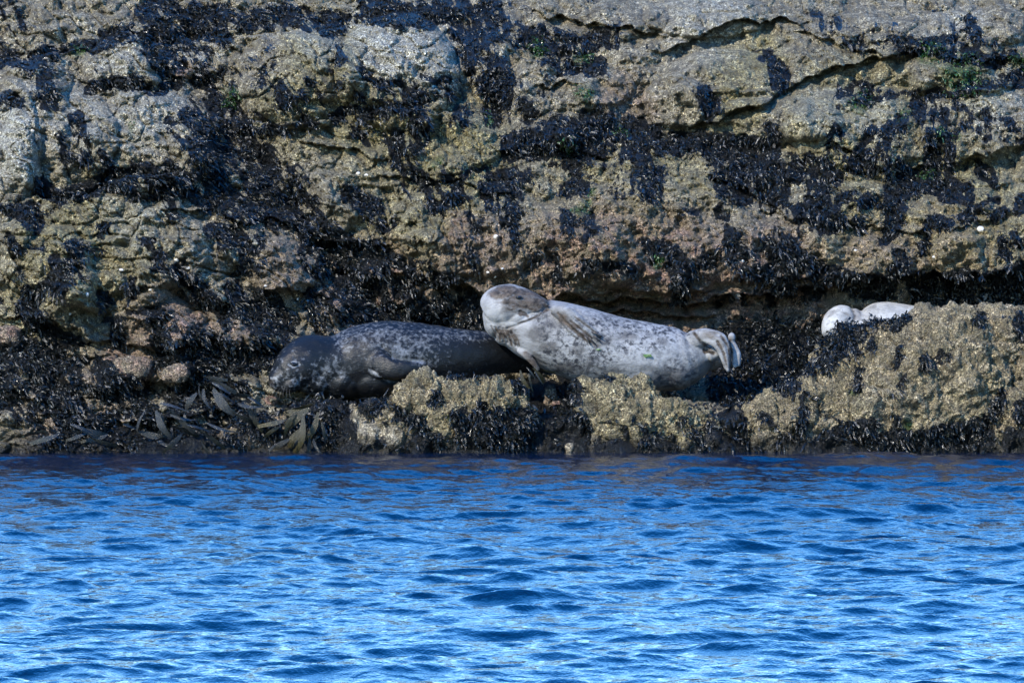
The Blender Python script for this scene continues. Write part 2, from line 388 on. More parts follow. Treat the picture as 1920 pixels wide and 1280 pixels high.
# weed on the boulders by the water
BW = [
 ([(420,835),(480,800),(560,815),(650,835)],22,.8), ([(1330,800),(1350,845)],14,.85), ([(1010,690),(1090,720)],12,.9),
 ([(430,700),(500,722),(480,765)],28,.95), ([(420,765),(470,785)],18,.85), ([(540,800),(600,820),(650,800)],26,.85), ([(1340,740),(1400,730)],14,.9), ([(1340,845),(1380,840)],12,.9),
 ([(480,752),(540,748),(620,735),(690,730)],20,.95), ([(600,770),(650,760),(700,745)],24,.9), ([(640,800),(600,835)],16,.7), ([(560,770),(600,840)],24,.95),
 ([(840,705),(900,698),(920,702)],12,.9), ([(885,705),(912,712)],11,.7), ([(815,745),(822,758)],9,.85), ([(750,778),(790,792)],15,.88), ([(860,770),(910,765)],13,.85), ([(870,800),(940,790),(1000,795)],18,.95), ([(880,830),(960,825),(1020,830)],26,.98), ([(780,838),(812,812)],15,.9), ([(700,835),(722,825)],11,.9), ([(660,842),(690,840)],8,.9), ([(920,775),(975,790)],14,.9), ([(715,783),(722,788)],5,.9),
 ([(990,715),(1010,740),(1040,790)],24,.95), ([(1040,715),(1075,745)],20,.9), ([(1060,790),(1090,815),(1060,845)],24,.97), ([(1100,830),(1090,845)],12,.9), ([(1150,712),(1120,700)],6,.8),
 ([(1222,818),(1240,840)],14,.92), ([(1262,820),(1266,835)],7,.8), ([(1290,800),(1298,840)],8,.85), ([(1335,770),(1340,800)],9,.6), ([(1390,780),(1385,840)],10,.9),
 ([(1460,700),(1475,735)],16,.9), ([(1420,715),(1450,700)],12,.85), ([(1500,700),(1560,680),(1600,650)],15,.9), ([(1560,620),(1600,605),(1640,590)],14,.95), ([(1570,640),(1600,640)],22,.97), ([(1608,650),(1612,725)],7,.9),
 ([(1510,745),(1508,800),(1495,848)],10,.95), ([(1430,785),(1445,800)],8,.8), ([(1560,830),(1620,800),(1625,845)],20,.95), ([(1660,830),(1750,815),(1840,810)],22,.95), ([(1650,848),(1840,842)],9,.98), ([(1840,800),(1866,760),(1880,735)],9,.85), ([(1690,598),(1676,615)],8,.9), ([(1675,575),(1700,590)],8,.85), ([(1600,640),(1580,650)],10,.95), ([(1640,640),(1634,660)],8,.9), ([(1693,655),(1692,690)],4,.97), ([(1742,672),(1738,695)],6,.97), ([(1775,655),(1770,680)],6,.97), ([(1834,590),(1832,610)],10,.9), ([(1910,760),(1916,790)],9,.85), ([(1680,770),(1670,800)],10,.6), ([(1700,720),(1690,745)],6,.6), ([(1900,600),(1920,640)],12,.9),
]
GREEN = [((1010,95),16),((1095,110),14),((1000,90),12),((1100,180),18),((920,220),12),((1065,280),14),((1160,250),14),((1745,105),26),((1905,120),14),((1608,195),16),((1800,140),40),((240,238),9),((145,100),14),((440,180),18),((1090,385),16),((1110,360),10),((1590,430),9),((1690,215),12),((1760,255),10),((1800,260),9),((820,300),14),((1230,500),12),((1745,330),14),((850,775),8),((1700,790),12),((1600,735),10)]
OCHRE = [((160,440),150,.7),((560,215),90,.5),((700,240),110,.8),((830,290),140,.7),((1130,440),170,.55),((1600,230),140,.7),((1380,210),60,.9),((1800,400),150,.7),((1640,430),140,.6),((1260,350),90,.5),((1830,150),70,.9),((620,90),90,.6),((760,420),110,.6),((60,560),100,.5),((1400,110),80,.7)]
PALE = [((745,90),80,1.),((720,60),70,.9),((790,120),70,.9),((20,230),60,.9),((30,300),60,.8),((120,230),110,.5),((270,205),80,.6),((230,110),60,.6),((340,100),60,.45),((1330,25),90,.7),((1640,230),50,.5),((1870,180),60,.5),((1800,50),50,.6),((250,400),70,.35),((600,70),50,.5),((60,140),40,.5),((150,80),60,.3),((1550,210),60,.4)]
PINK = [((1100,520),150,.8),((1250,540),150,.9),((900,510),110,.6),((330,620),90,.8),((700,560),120,.8),((1450,560),140,.9),((1650,520),120,.5),((240,680),60,.9),((540,500),70,.5),((340,135),24,1.),((860,440),40,.8),((430,640),60,.7),((1780,500),120,.4),((1180,200),60,.5),((980,560),90,.7),((150,780),120,.5)]
GX0, GX1, GY0, GY1, GS = -160, 2080, -44, 900, 2
gu = np.arange(GX0, GX1 + 1, GS, dtype=float); gv = np.arange(GY0, GY1 + 1, GS, dtype=float)
GU, GV = np.meshgrid(gu, gv)
WU = GU + 16 * fbm2(GU / 60, GV / 60, 31, 3) + 7 * fbm2(GU / 14, GV / 14, 37, 2)
WV = GV + 16 * fbm2(GU / 60, GV / 60, 41, 3) + 8 * fbm2(GU / 14, GV / 14, 47, 2)
def seg_dist(U, V, pts):
    d = np.full(U.shape, 1e9)
    if len(pts) == 1: return np.hypot(U - pts[0][0], V - pts[0][1])
    for (x0, y0), (x1, y1) in zip(pts[:-1], pts[1:]):
        ex, ey = x1 - x0, y1 - y0; L = ex * ex + ey * ey + 1e-9
        t = np.clip(((U - x0) * ex + (V - y0) * ey) / L, 0, 1)
        d = np.minimum(d, np.hypot(U - x0 - t * ex, V - y0 - t * ey))
    return d
def window(pts, pad):
    xs = [p[0] for p in pts]; ys = [p[1] for p in pts]
    i0 = max(0, int((min(ys) - pad - GY0) / GS)); i1 = min(len(gv), int((max(ys) + pad - GY0) / GS) + 2)
    j0 = max(0, int((min(xs) - pad - GX0) / GS)); j1 = min(len(gu), int((max(xs) + pad - GX0) / GS) + 2)
    return slice(i0, i1), slice(j0, j1)
def strokes(data):
    M = np.zeros(GU.shape)
    for pts, r, a in data:
        s = window(pts, r * 2 + 40)
        d = seg_dist(WU[s], WV[s], pts)
        M[s] = np.maximum(M[s], a * (1 - sstep(r * 0.72, r * 1.5, d)))
    return M
def blobs(data, power=1.0):
    M = np.zeros(GU.shape)
    for b in data:
        c, r = b[0], b[1]; a = b[2] if len(b) > 2 else 1.0
        s = window([c], r * 2 + 40)
        d = np.hypot(WU[s] - c[0], WV[s] - c[1])
        M[s] = np.maximum(M[s], a * (1 - sstep(r * 0.5, r * 1.35, d)))
    return M
# streaky break-up of the weed: drips lean down to the right on the left half, straight down on the right
lean = np.interp(gu, [-160, 300, 700, 1000, 2080], [0.55, 0.6, 0.7, 0.1, -0.1])[None, :]
SU = GU - lean * GV
STREAK = fbm2(SU / 11, GV / 44, 61, 3, 0.65)
SPOT = fbm2(GU / 22, GV / 22, 71, 4, 0.6)
def weedify(M):
    return sstep(0.46, 0.60, M * (0.86 + 0.5 * STREAK + 0.42 * SPOT) + 0.10 * SPOT + 0.055 * (STREAK > 0.35))
M_CLIFF = weedify(strokes(CW_SHADE))
stray = sstep(0.43, 0.52, 0.6 * STREAK + 0.5 * SPOT)
M_CLEAR = blobs([((190,460),190),((300,420),80),((60,430),60),((250,600),70),((450,560),40),((330,570),90),((745,120),85),((1240,440),140),((1640,440),90),((1860,430),100),((90,530),90),((240,270),80),((1330,130),90),((540,520),60),((620,260),60)])
M_CLIFF = np.maximum(M_CLIFF, 0.95 * (1 - M_CLEAR) * stray * sstep(60, 200, GV + 100))
M_BOULD = weedify(strokes(BW))
M_GREEN, M_OCHRE, M_PALE, M_PINK = blobs(GREEN), blobs(OCHRE), blobs(PALE), blobs(PINK)
def samp(M, px, py):
    x = np.clip((np.asarray(px) - GX0) / GS, 0, M.shape[1] - 1.001); y = np.clip((np.asarray(py) - GY0) / GS, 0, M.shape[0] - 1.001)
    i, j = y.astype(int), x.astype(int); fy, fx = y - i, x - j
    return (M[i, j] * (1 - fx) + M[i, j + 1] * fx) * (1 - fy) + (M[i + 1, j] * (1 - fx) + M[i + 1, j + 1] * fx) * fy

# ------------------------------------------------------------------ cliff relief
# bedding ledges: (points, step in metres (+ overhang / - crest), reach up px, reach down px)
LEDGE = [
 ([(840,528),(900,545),(980,552),(1060,556),(1130,562),(1210,556),(1290,566),(1400,552),(1500,545),(1600,520),(1700,512),(1800,516),(1920,500),(2080,490)], .22, 60, 36),
 ([(1060,575),(1180,582),(1330,590)], .14, 14, 14), ([(1130,545),(1260,540),(1330,548)], .10, 14, 12), ([(1380,525),(1480,520),(1560,530)], .10, 20, 14),
 ([(1240,92),(1280,77),(1347,50),(1394,36),(1424,40),(1465,32),(1500,46)], .15, 40, 10),
 ([(1290,240),(1307,232),(1367,215),(1428,195),(1468,171),(1522,141),(1562,131),(1620,118),(1700,92),(1800,110),(1930,112)], .17, 60, 10),
 ([(1590,195),(1700,184),(1790,180),(1840,162),(1940,145)], -.18, 40, 24),
 ([(60,372),(120,372),(200,350),(255,330),(300,326),(340,345)], -.34, 60, 40), ([(-160,420),(0,412),(70,420)], -.2, 40, 24),
 ([(-160,112),(60,116),(110,100),(170,90),(240,78),(310,82),(430,68),(560,58),(690,50),(760,36)], -.26, 60, 26),
 ([(165,178),(230,172),(300,178)], -.16, 26, 20), ([(80,150),(110,160),(150,152)], -.12, 20, 14), ([(10,130),(70,122)], -.10, 14, 10),
 ([(440,210),(510,238),(570,226),(640,214),(770,205),(880,215)], -.2, 40, 24), ([(640,150),(760,170),(850,165)], -.1, 30, 16),
 ([(855,62),(880,130),(900,190)], .12, 40, 20), ([(960,100),(1020,120),(1080,130),(1140,112)], -.2, 30, 20), ([(1000,160),(1080,160)], .1, 18, 10), ([(1040,248),(1120,244),(1200,255),(1300,262)], -.16, 36, 24),
 ([(930,282),(1040,275),(1150,290)], .10, 30, 12), ([(700,330),(800,335),(960,360)], .08, 60, 20),
 ([(560,262),(640,270),(720,300)], .10, 40, 14), ([(600,440),(660,452),(720,466)], .16, 24, 12), ([(480,410),(560,420),(620,446)], .12, 30, 12), ([(740,455),(800,462),(830,448)], .08, 24, 8),
 ([(480,540),(560,548),(620,555)], .10, 40, 14), ([(760,522),(830,532),(870,545)], .18, 30, 16), ([(630,500),(700,515),(760,512)], .12, 24, 12),
 ([(240,596),(275,598),(312,590)], .12, 18, 10), ([(90,600),(180,640),(300,655),(420,640)], .10, 30, 12), ([(0,590),(70,600),(110,620)], .14, 24, 12), ([(370,560),(430,566),(480,560)], .10, 22, 10), ([(360,500),(420,505),(470,498)], .08, 24, 10),
 ([(200,560),(260,540),(330,530),(400,545)], .05, 20, 8), ([(100,470),(200,490),(300,480)], .05, 26, 8), ([(170,395),(260,410),(330,420)], .04, 24, 8), ([(60,450),(130,440),(220,445)], .05, 20, 8), ([(310,395),(400,395),(470,420)], .12, 26, 12),
 ([(1430,395),(1540,415),(1650,425),(1760,430),(1900,400)], .06, 80, 20), ([(1330,330),(1420,360),(1500,420)], .08, 40, 20), ([(1560,270),(1680,320),(1800,300),(1920,270)], .10, 60, 20),
 ([(1690,120),(1780,80),(1860,70)], -.14, 40, 16), ([(1500,60),(1600,95),(1690,110)], .1, 30, 12), ([(1000,20),(1100,40),(1240,60)], .12, 40, 14), ([(120,800),(260,790),(420,770)], .12, 30, 14), ([(0,740),(120,760)], .1, 24, 14), ([(240,720),(330,710),(420,730)], .1, 24, 14),
]
# rounded masses standing out of the face: (centre, radii, metres)
BULGE = [
 ((745,135),(115,112),.50), ((560,150),(120,95),.28), ((600,120),(100,75),.16), ((280,270),(135,100),.40), ((110,260),(110,110),.32), ((20,310),(60,170),.30), ((235,125),(80,60),.22), ((365,110),(60,40),.16), ((60,150),(80,34),.2),
 ((190,460),(200,125),.38), ((60,520),(120,100),.24), ((370,470),(70,60),.14), ((390,535),(55,34),.18), ((290,600),(95,52),.22), ((130,580),(60,50),.16), ((350,630),(50,40),.14), ((540,500),(70,55),.2), ((15,628),(34,26),.12),
 ((510,345),(46,40),.14), ((590,365),(40,46),.12), ((560,420),(60,30),.1), ((630,400),(40,40),.1), ((650,560),(40,46),.14), ((800,560),(60,34),.2), ((740,540),(40,40),.14), ((700,500),(34,30),.1), ((600,580),(50,30),.12), ((830,260),(120,70),.18), ((880,430),(160,90),.22), ((790,455),(50,24),.12),
 ((1000,160),(40,60),.2), ((1080,175),(50,40),.16), ((1130,160),(60,40),.14), ((1060,240),(70,30),.14), ((1270,190),(60,50),.25), ((1360,150),(110,60),.3), ((1330,30),(120,40),.3), ((1180,30),(70,40),.2), ((1620,50),(60,34),.16), ((1730,60),(60,40),.2), ((1870,50),(60,40),.2),
 ((1450,225),(130,46),.26), ((1620,240),(150,80),.3), ((1830,230),(110,70),.28), ((1800,145),(110,36),.22), ((1240,440),(230,110),.25), ((1640,430),(200,90),.22), ((1860,440),(120,110),.28), ((1060,480),(150,80),.18), ((1450,470),(120,60),.14), ((910,120),(40,70),.12),
 ((210,700),(60,34),.16), ((310,690),(50,30),.12), ((450,620),(50,40),.14), ((700,620),(60,40),.1),
]
def relief(U, V, M):
    h = (850.0 - V) / 270.0
    left = np.interp(h, [-.4, 0, .12, .4, .7, 1.0, 1.5, 1.95, 2.45, 2.95, 3.3, 3.6], [-.25, .12, .28, .62, .95, 1.25, 1.85, 2.55, 3.4, 4.5, 5.6, 7.0])
    right = np.interp(h, [-.4, .3, .9, 1.1, 1.25, 1.5, 1.95, 2.3, 2.8, 3.15, 3.6], [1.5, 1.6, 1.82, 1.86, 1.84, 2.0, 2.55, 3.2, 4.2, 5.2, 7.0])
    k = sstep(430, 860, U - 0.25 * (V - 600))
    Y = left * (1 - k) + right * k
    for c, r, a in BULGE:
        q = ((WUc - c[0]) / r[0]) ** 2 + ((WVc - c[1]) / r[1]) ** 2
        Y = Y - (1.3 if c[0] < 900 else 1.1) * a * np.sqrt(np.clip(1 - q, 0, 1))
    for pts, a, hu, hd in LEDGE:
        xs = np.array([p[0] for p in pts], float); ys = np.array([p[1] for p in pts], float)
        s = window(pts, 170)
        uu, vv = WUc[s], WVc[s]
        yl = np.interp(uu, xs, ys) + 6 * noise2(uu / 24, uu * 0, 5) + 2.5 * noise2(uu / 9, uu * 0, 6)
        d = yl - vv
        tp = sstep(xs[0] - 25, xs[0] + 25, uu) * (1 - sstep(xs[-1] - 25, xs[-1] + 25, uu))
        if pts[0][0] <= -100: tp = 1 - sstep(xs[-1] - 25, xs[-1] + 25, uu)
        if pts[-1][0] >= 1920: tp = sstep(xs[0] - 25, xs[0] + 25, uu)
        up = -a * np.exp(-np.clip(d, 0, None) / hu) * (d > 0)
        dn = a * 0.55 * np.exp(np.clip(d, None, 0) / hd) * (d <= 0)
        Y[s] += tp * (up + dn)
    for pts, r, a in (([(345,100),(430,240),(505,330),(570,420),(650,500),(780,570)], 58, .42), ([(630,110),(640,170),(620,215)], 22, .12), ([(862,60),(890,150),(930,220)], 30, .16), ([(285,90),(325,165)], 14, .10), ([(60,375),(75,420)], 20, .14)):
        sl = window(pts, 150)
        Y[sl] += a * np.exp(-(seg_dist(WUc[sl], WVc[sl], pts) / r) ** 2)
    return Y
WUc = GU + 10 * fbm2(GU / 45, GV / 45, 131, 3); WVc = GV + 9 * fbm2(GU / 45, GV / 45, 141, 3)
Yc = relief(GU, GV, M_CLIFF)
rugged = np.interp(GV, [0, 350, 560, 850], [1.0, 1.0, 1.1, 1.0])
Yc += rugged * (0.10 * noise2(GU / 150, GV / 110, 201) + 0.07 * noise2(GU / 70, GV / 52, 203) + 0.045 * noise2(SU / 34, GV / 40, 205))
f1, f2, cid = voro2(SU / 74 + 0.4 * noise2(GU / 40, GV / 40, 9), GV / 52 + 0.4 * noise2(GU / 40, GV / 40, 10), 301)
bl = np.interp(GU, [0, 500, 800, 1000, 1920], [1.0, 1.2, 0.8, 0.55, 0.6])
Yc += bl * (0.07 * (cid - 0.5) + 0.05 * (1 - sstep(0.0, 0.16, f2 - f1)))
f1, f2, cid2 = voro2(SU / 27 + 0.4 * noise2(GU / 18, GV / 18, 19), GV / 21 + 0.4 * noise2(GU / 18, GV / 18, 20), 331)
Yc += bl * (0.036 * (cid2 - 0.5) + 0.022 * (1 - sstep(0.0, 0.2, f2 - f1)))
Yc += 0.045 * noise2(GU / 26, GV / 21, 215) + 0.036 * noise2(GU / 17, GV / 15, 211) + 0.024 * noise2(GU / 8.5, GV / 8, 213) + 0.010 * rng.uniform(-1, 1, GU.shape) + 0.014 * noise2(GU / 4.5, GV / 4.2, 217) + 0.05 * np.abs(noise2(SU / 30, GV / 20, 219)) + 0.03 * np.abs(noise2(SU / 13, GV / 10, 221))
P = at(GU, GV, Yc)
NRM = grid_normals(P)
NRM[NRM[..., 1] > 0] *= -1
CLIFF_P, CLIFF_N = P, NRM

def rock_attrs(me, px, py, crust, zz, ochre=None, pale=None, pink=None):
    attr(me, 'crust', crust)
    attr(me, 'ochre', samp(M_OCHRE, px, py) if ochre is None else ochre)
    attr(me, 'pale', samp(M_PALE, px, py) if pale is None else pale)
    attr(me, 'pink', samp(M_PINK, px, py) if pink is None else pink)
    attr(me, 'green', samp(M_GREEN, px, py) * (0.5 + 0.5 * sstep(-0.2, 0.3, samp(SPOT, px, py))))
    attr(me, 'wet', np.clip(1.25 - zz / 0.13 + 0.5 * fbm2(np.asarray(px) / 40.0, np.asarray(py) / 60.0, 15, 3), 0, 1) + 0 * crust)

# split the face along its ledges and joints into the masses one can tell apart
OUT = [  # name, label, outline
 ('rock_dome', 'pale rounded dome of rock, topmost of the weedy face', [(638,100),(660,60),(700,34),(760,36),(815,60),(848,95),(858,150),(835,190),(770,204),(690,206),(640,190),(600,150)]),
 ('rock_slab', 'long tan slab sloping above the dark weed, over the waterline', [(-165,412),(60,372),(130,372),(210,348),(300,328),(330,345),(330,420),(360,480),(330,530),(240,545),(140,575),(60,580),(-165,570)]),
 ('rock_slab', 'broken grey slab below the long weed covered ledge', [(-165,116),(60,118),(170,176),(300,180),(345,200),(400,260),(420,325),(330,326),(255,330),(200,348),(120,368),(60,370),(-165,410)]),
 ('rock_slab', 'tilted slab under the long dark crack', [(1300,238),(1367,216),(1468,172),(1562,132),(1640,118),(1690,185),(1590,196),(1560,260),(1450,285),(1350,262)]),
 ('rock_slab', 'jagged block hanging over the long dark crack', [(1215,200),(1240,94),(1347,52),(1424,42),(1500,48),(1620,98),(1616,117),(1562,130),(1522,140),(1468,170),(1367,214),(1307,231),(1260,235)]),
 ('rock_slab', 'bright weathered block above the short upper crack', [(1240,90),(1280,76),(1347,49),(1394,35),(1465,31),(1500,44),(1520,-110),(1230,-110),(1200,30)]),
 ('rock_slab', 'yellowish overhanging slab behind the seals', [(700,330),(960,362),(1150,300),(1330,332),(1500,422),(1760,432),(2090,390),(2090,488),(1800,514),(1600,518),(1500,543),(1400,550),(1290,564),(1130,560),(980,550),(840,526),(760,450)]),
 ('rock_slab', 'broad weed hung slab under the green topped ledge', [(1692,186),(1790,182),(1840,164),(2090,140),(2090,388),(1760,430),(1500,420),(1455,290),(1565,262),(1592,198)]),
]
def inside(U, V, poly):
    c = np.zeros(U.shape, bool); n = len(poly)
    for i in range(n):
        x0, y0 = poly[i]; x1, y1 = poly[(i + 1) % n]
        if y0 == y1: continue
        t = ((y0 > V) != (y1 > V)) & (U < (x1 - x0) * (V - y0) / (y1 - y0) + x0)
        c ^= t
    return c
region = np.zeros(GU.shape, int)
for i, (n, l, poly) in enumerate(OUT):
    region[inside(WUc, WVc, poly) & (region == 0)] = i + 1
# the wings of the face beyond the frame and the plateau on top, coarser
F_all = grid_faces(*GU.shape)
fr = region.ravel()[F_all[:, 0]]
VP = P.reshape(-1, 3)
px_all, py_all = GU.ravel(), GV.ravel(); crust_all = M_CLIFF.ravel()
def sub_mesh(name, sel):
    F = F_all[sel]
    ids, inv = np.unique(F.ravel(), return_inverse=True)
    return ids, inv.reshape(-1, 4)
ids, F0 = sub_mesh('cliff', fr == 0)
me = mesh_from('cliff', VP[ids], F0, ROCK)
rock_attrs(me, px_all[ids], py_all[ids], crust_all[ids], VP[ids, 2])
cliff = link('cliff', me)
tag(cliff, 'barnacled rock face hung with dark seaweed behind the seals', kind='structure')
for i, (n, l, poly) in enumerate(OUT):
    ids, Fi = sub_mesh(n, fr == i + 1)
    me = mesh_from(n, VP[ids], Fi, ROCK)
    rock_attrs(me, px_all[ids], py_all[ids], crust_all[ids], VP[ids, 2])
    o = link(n, me, cliff); o['label'] = l
def skirt(edge, outward, n=26, name='rock_flank'):
    rows = [edge]
    for i in range(1, n):
        t = i / (n - 1)
        q = edge + outward(t, edge)
        q = q + 0.25 * t * np.stack([noise2(edge[:, 0] * 1.1 + t * 3, edge[:, 2] * 1.1 + edge[:, 1] + t * 9, 401), noise2(edge[:, 0] + t * 6, edge[:, 2] * 1.3 - t * 5, 402), 0.6 * noise2(edge[:, 1] + t * 5, edge[:, 0] * 1.2 + t * 4, 403)], -1)
        rows.append(q)
    Q = np.stack(rows, 0)
    me = mesh_from(name, Q.reshape(-1, 3), grid_faces(*Q.shape[:2]), ROCK)
    V = Q.reshape(-1, 3)
    cr = sstep(0.0, 0.3, fbm3(V[:, 0] * 1.6, V[:, 1] * 1.6, V[:, 2] * 1.6, 11, 4))
    rock_attrs(me, np.zeros(len(V)), np.zeros(len(V)), cr, V[:, 2], 0.4 + 0 * cr, 0.2 + 0 * cr, 0.2 + 0 * cr)
    return link(name, me, cliff)
skirt(P[:, 0][::3], lambda t, e: np.stack([-16 * t ** 1.5 + 0 * e[:, 0], 1.5 * t + 0 * e[:, 0], -0.3 * t * e[:, 2]], -1))
skirt(P[:, -1][::3], lambda t, e: np.stack([16 * t ** 1.5 + 0 * e[:, 0], 1.5 * t + 0 * e[:, 0], -0.3 * t * e[:, 2]], -1))
skirt(P[0, ::3], lambda t, e: np.stack([0 * e[:, 0], 14 * t ** 1.3 + 0 * e[:, 0], (0.25 * math.sin(t * 3.1) - 3.9 * max(0, t - 0.6) * 2.5) + 0 * e[:, 0]], -1), name='rock_plateau')

# ------------------------------------------------------------------ foreshore ledge the seals lie on
fx = np.arange(-4.6, 4.6, 0.0115); fy = np.concatenate([np.arange(-0.35, 0.55, 0.0115), np.arange(0.55, 2.5, 0.02)])
FX, FY = np.meshgrid(fx, fy)
def floor_z(X, Y):
    px = 960 + X * 270
    edge = 0.15 * noise2(X * 1.3, X * 0, 501) + 0.10 * noise2(X * 4, X * 0 + 3, 502)
    lip = np.interp(px, [-300, 380, 470, 700, 1000, 1300, 1700, 2300], [0.10, 0.12, 0.26, 0.35, 0.27, 0.30, 0.31, 0.31])
    z = -0.45 + (lip + 0.45) * sstep(-0.22, 0.38, Y + edge)
    back = np.interp(px, [-300, 480, 900, 1200, 1400, 1700, 2300], [0.15, 0.08, 0.18, 0.22, 0.52, 0.62, 0.62])
    z = z + back * sstep(np.interp(px, [0, 900, 1350, 2000], [0.8, 1.15, 0.85, 0.9]), 1.9, Y + 0.1 * noise2(X * 2, Y * 2, 503))
    return z
FZ = floor_z(FX, FY)
FZ += 0.05 * noise2(FX * 5, FY * 5, 511) + 0.03 * noise2(FX * 12, FY * 12, 512) + 0.018 * noise2(FX * 28, FY * 28, 513) + 0.008 * noise2(FX * 60, FY * 60, 514)
FP = np.stack([FX + 0.03 * noise2(FX * 10 + 5, FZ * 10, 532), FY + 0.06 * noise2(FX * 8, FZ * 9, 533) + 0.03 * noise2(FX * 21, FZ * 23, 534) + 0.016 * noise2(FX * 48, FZ * 50, 535), FZ], -1)
me = mesh_from('foreshore_ledge', FP.reshape(-1, 3), grid_faces(*FX.shape), ROCK)
fpx, fpy = to_px(FP.reshape(-1, 3))
fcr = np.maximum(sstep(-0.25, 0.05, fbm2(FX * 4, FY * 4, 521, 4)), sstep(1.3, 1.5, FX) * sstep(.7, .95, FY)).ravel()
FN = grid_normals(FP); FN[FN[..., 2] < 0] *= -1
rock_attrs(me, fpx, fpy, np.maximum(np.maximum(fcr * 0.85, 0.75 * (fpx < 520)), samp(M_BOULD, fpx, fpy)), FP.reshape(-1, 3)[:, 2], pink=0.08 + 0 * fcr)
tag(link('foreshore_ledge', me), 'low dark ledge of weedy rock between the water and the face', kind='structure')

# ------------------------------------------------------------------ lofts, remeshing
def loft(rings, seg=28, up=None):
    """rings: (px, py, Y, half height px, half depth px); closed tube with rounded ends, returned as verts and faces"""
    C = np.array([at(r[0], r[1], r[2]) for r in rings]); ra = np.array([r[3] * PXM for r in rings]); rb = np.array([r[4] * PXM for r in rings])
    # resample smoothly
    n = len(rings); t = np.arange(n); tt = np.linspace(0, n - 1, (n - 1) * 7 + 1)
    def cr(a):
        a = np.asarray(a); out = []
        for q in tt:
            i = min(int(q), n - 2); f = q - i
            p0, p1, p2, p3 = a[max(i - 1, 0)], a[i], a[i + 1], a[min(i + 2, n - 1)]
            out.append(0.5 * (2 * p1 + (p2 - p0) * f + (2 * p0 - 5 * p1 + 4 * p2 - p3) * f * f + (3 * p1 - p0 - 3 * p2 + p3) * f ** 3))
        return np.array(out)
    C, ra, rb = cr(C), np.abs(cr(ra)), np.abs(cr(rb))
    T = np.gradient(C, axis=0); T /= np.linalg.norm(T, axis=1, keepdims=True) + 1e-9
    V = []; th = np.linspace(0, 2 * np.pi, seg, endpoint=False)
    for c, d, a, b in zip(C, T, ra, rb):
        s = np.array([0, 1.0, 0]); s = s - d * (s @ d); s /= np.linalg.norm(s) + 1e-9
        u = np.cross(d, s)
        V.append(c + np.outer(np.cos(th) * a, u) + np.outer(np.sin(th) * b, s))
    V = np.array(V); m = len(V)
    F = []
    for i in range(m - 1):
        for j in range(seg):
            k = (j + 1) % seg
            F.append((i * seg + j, i * seg + k, (i + 1) * seg + k, (i + 1) * seg + j))
    VV = V.reshape(-1, 3).tolist()
    for e, row, ii in ((0, 0, -1), (m - 1, m - 1, 1)):
        tip = C[e] + ii * T[e] * min(ra[e], rb[e]) * 0.75
        VV.append(tip.tolist()); q = len(VV) - 1
        for j in range(seg):
            k = (j + 1) % seg
            F.append((row * seg + j, row * seg + k, q) if ii > 0 else (row * seg + k, row * seg + j, q))
    return np.array(VV), F
def ball(c, r, rot=(0, 0, 0), sub=3):
    bm = bmesh.new(); bmesh.ops.create_icosphere(bm, subdivisions=sub, radius=1.0)
    m = Matrix.Translation([float(q) for q in c]) @ Matrix.Rotation(rot[2], 4, 'Z') @ Matrix.Rotation(rot[1], 4, 'Y') @ Matrix.Rotation(rot[0], 4, 'X') @ Matrix.Diagonal((r[0], r[1], r[2], 1))
    bm.transform(m)
    bm.verts.index_update()
    V = np.array([v.co[:] for v in bm.verts]); F = [[v.index for v in f.verts] for f in bm.faces]; bm.free()
    return V, F
def fuse(pieces, voxel, smooth=2):
    V, F, k = [], [], 0
    for v, f in pieces:
        V.append(v); F += [tuple(i + k for i in q) for q in f]; k += len(v)
    me = bpy.data.meshes.new('tmp'); me.from_pydata(np.concatenate(V).tolist(), [], F); me.update()
    bm = bmesh.new(); bm.from_mesh(me); bmesh.ops.recalc_face_normals(bm, faces=bm.faces); bm.to_mesh(me); bm.free()
    o = bpy.data.objects.new('tmp', me); COL.objects.link(o)
    r = o.modifiers.new('r', 'REMESH'); r.mode = 'VOXEL'; r.voxel_size = voxel; r.use_smooth_shade = True
    dg = bpy.context.evaluated_depsgraph_get(); dg.update()
    res = bpy.data.meshes.new_from_object(o.evaluated_get(dg))
    bpy.data.objects.remove(o); bpy.data.meshes.remove(me)
    V = verts_of(res); E = np.empty(len(res.edges) * 2, dtype=np.int32); res.edges.foreach_get('vertices', E); E = E.reshape(-1, 2)
    n = len(V); deg = np.bincount(E.ravel(), minlength=n)[:, None]
    def lap(V):
        S = np.zeros_like(V)
        for c in range(3):
            S[:, c] = np.bincount(E[:, 0], V[E[:, 1], c], n) + np.bincount(E[:, 1], V[E[:, 0], c], n)
        return S / np.maximum(deg, 1)
    for i in range(smooth): V = V + 0.6 * (lap(V) - V)
    res.vertices.foreach_set('co', V.astype(np.float32).ravel()); res.update()
    return res
def rebase(me, base):
    V = verts_of(me) - np.asarray(base)
    me.vertices.foreach_set('co', V.astype(np.float32).ravel()); me.update()
    return me

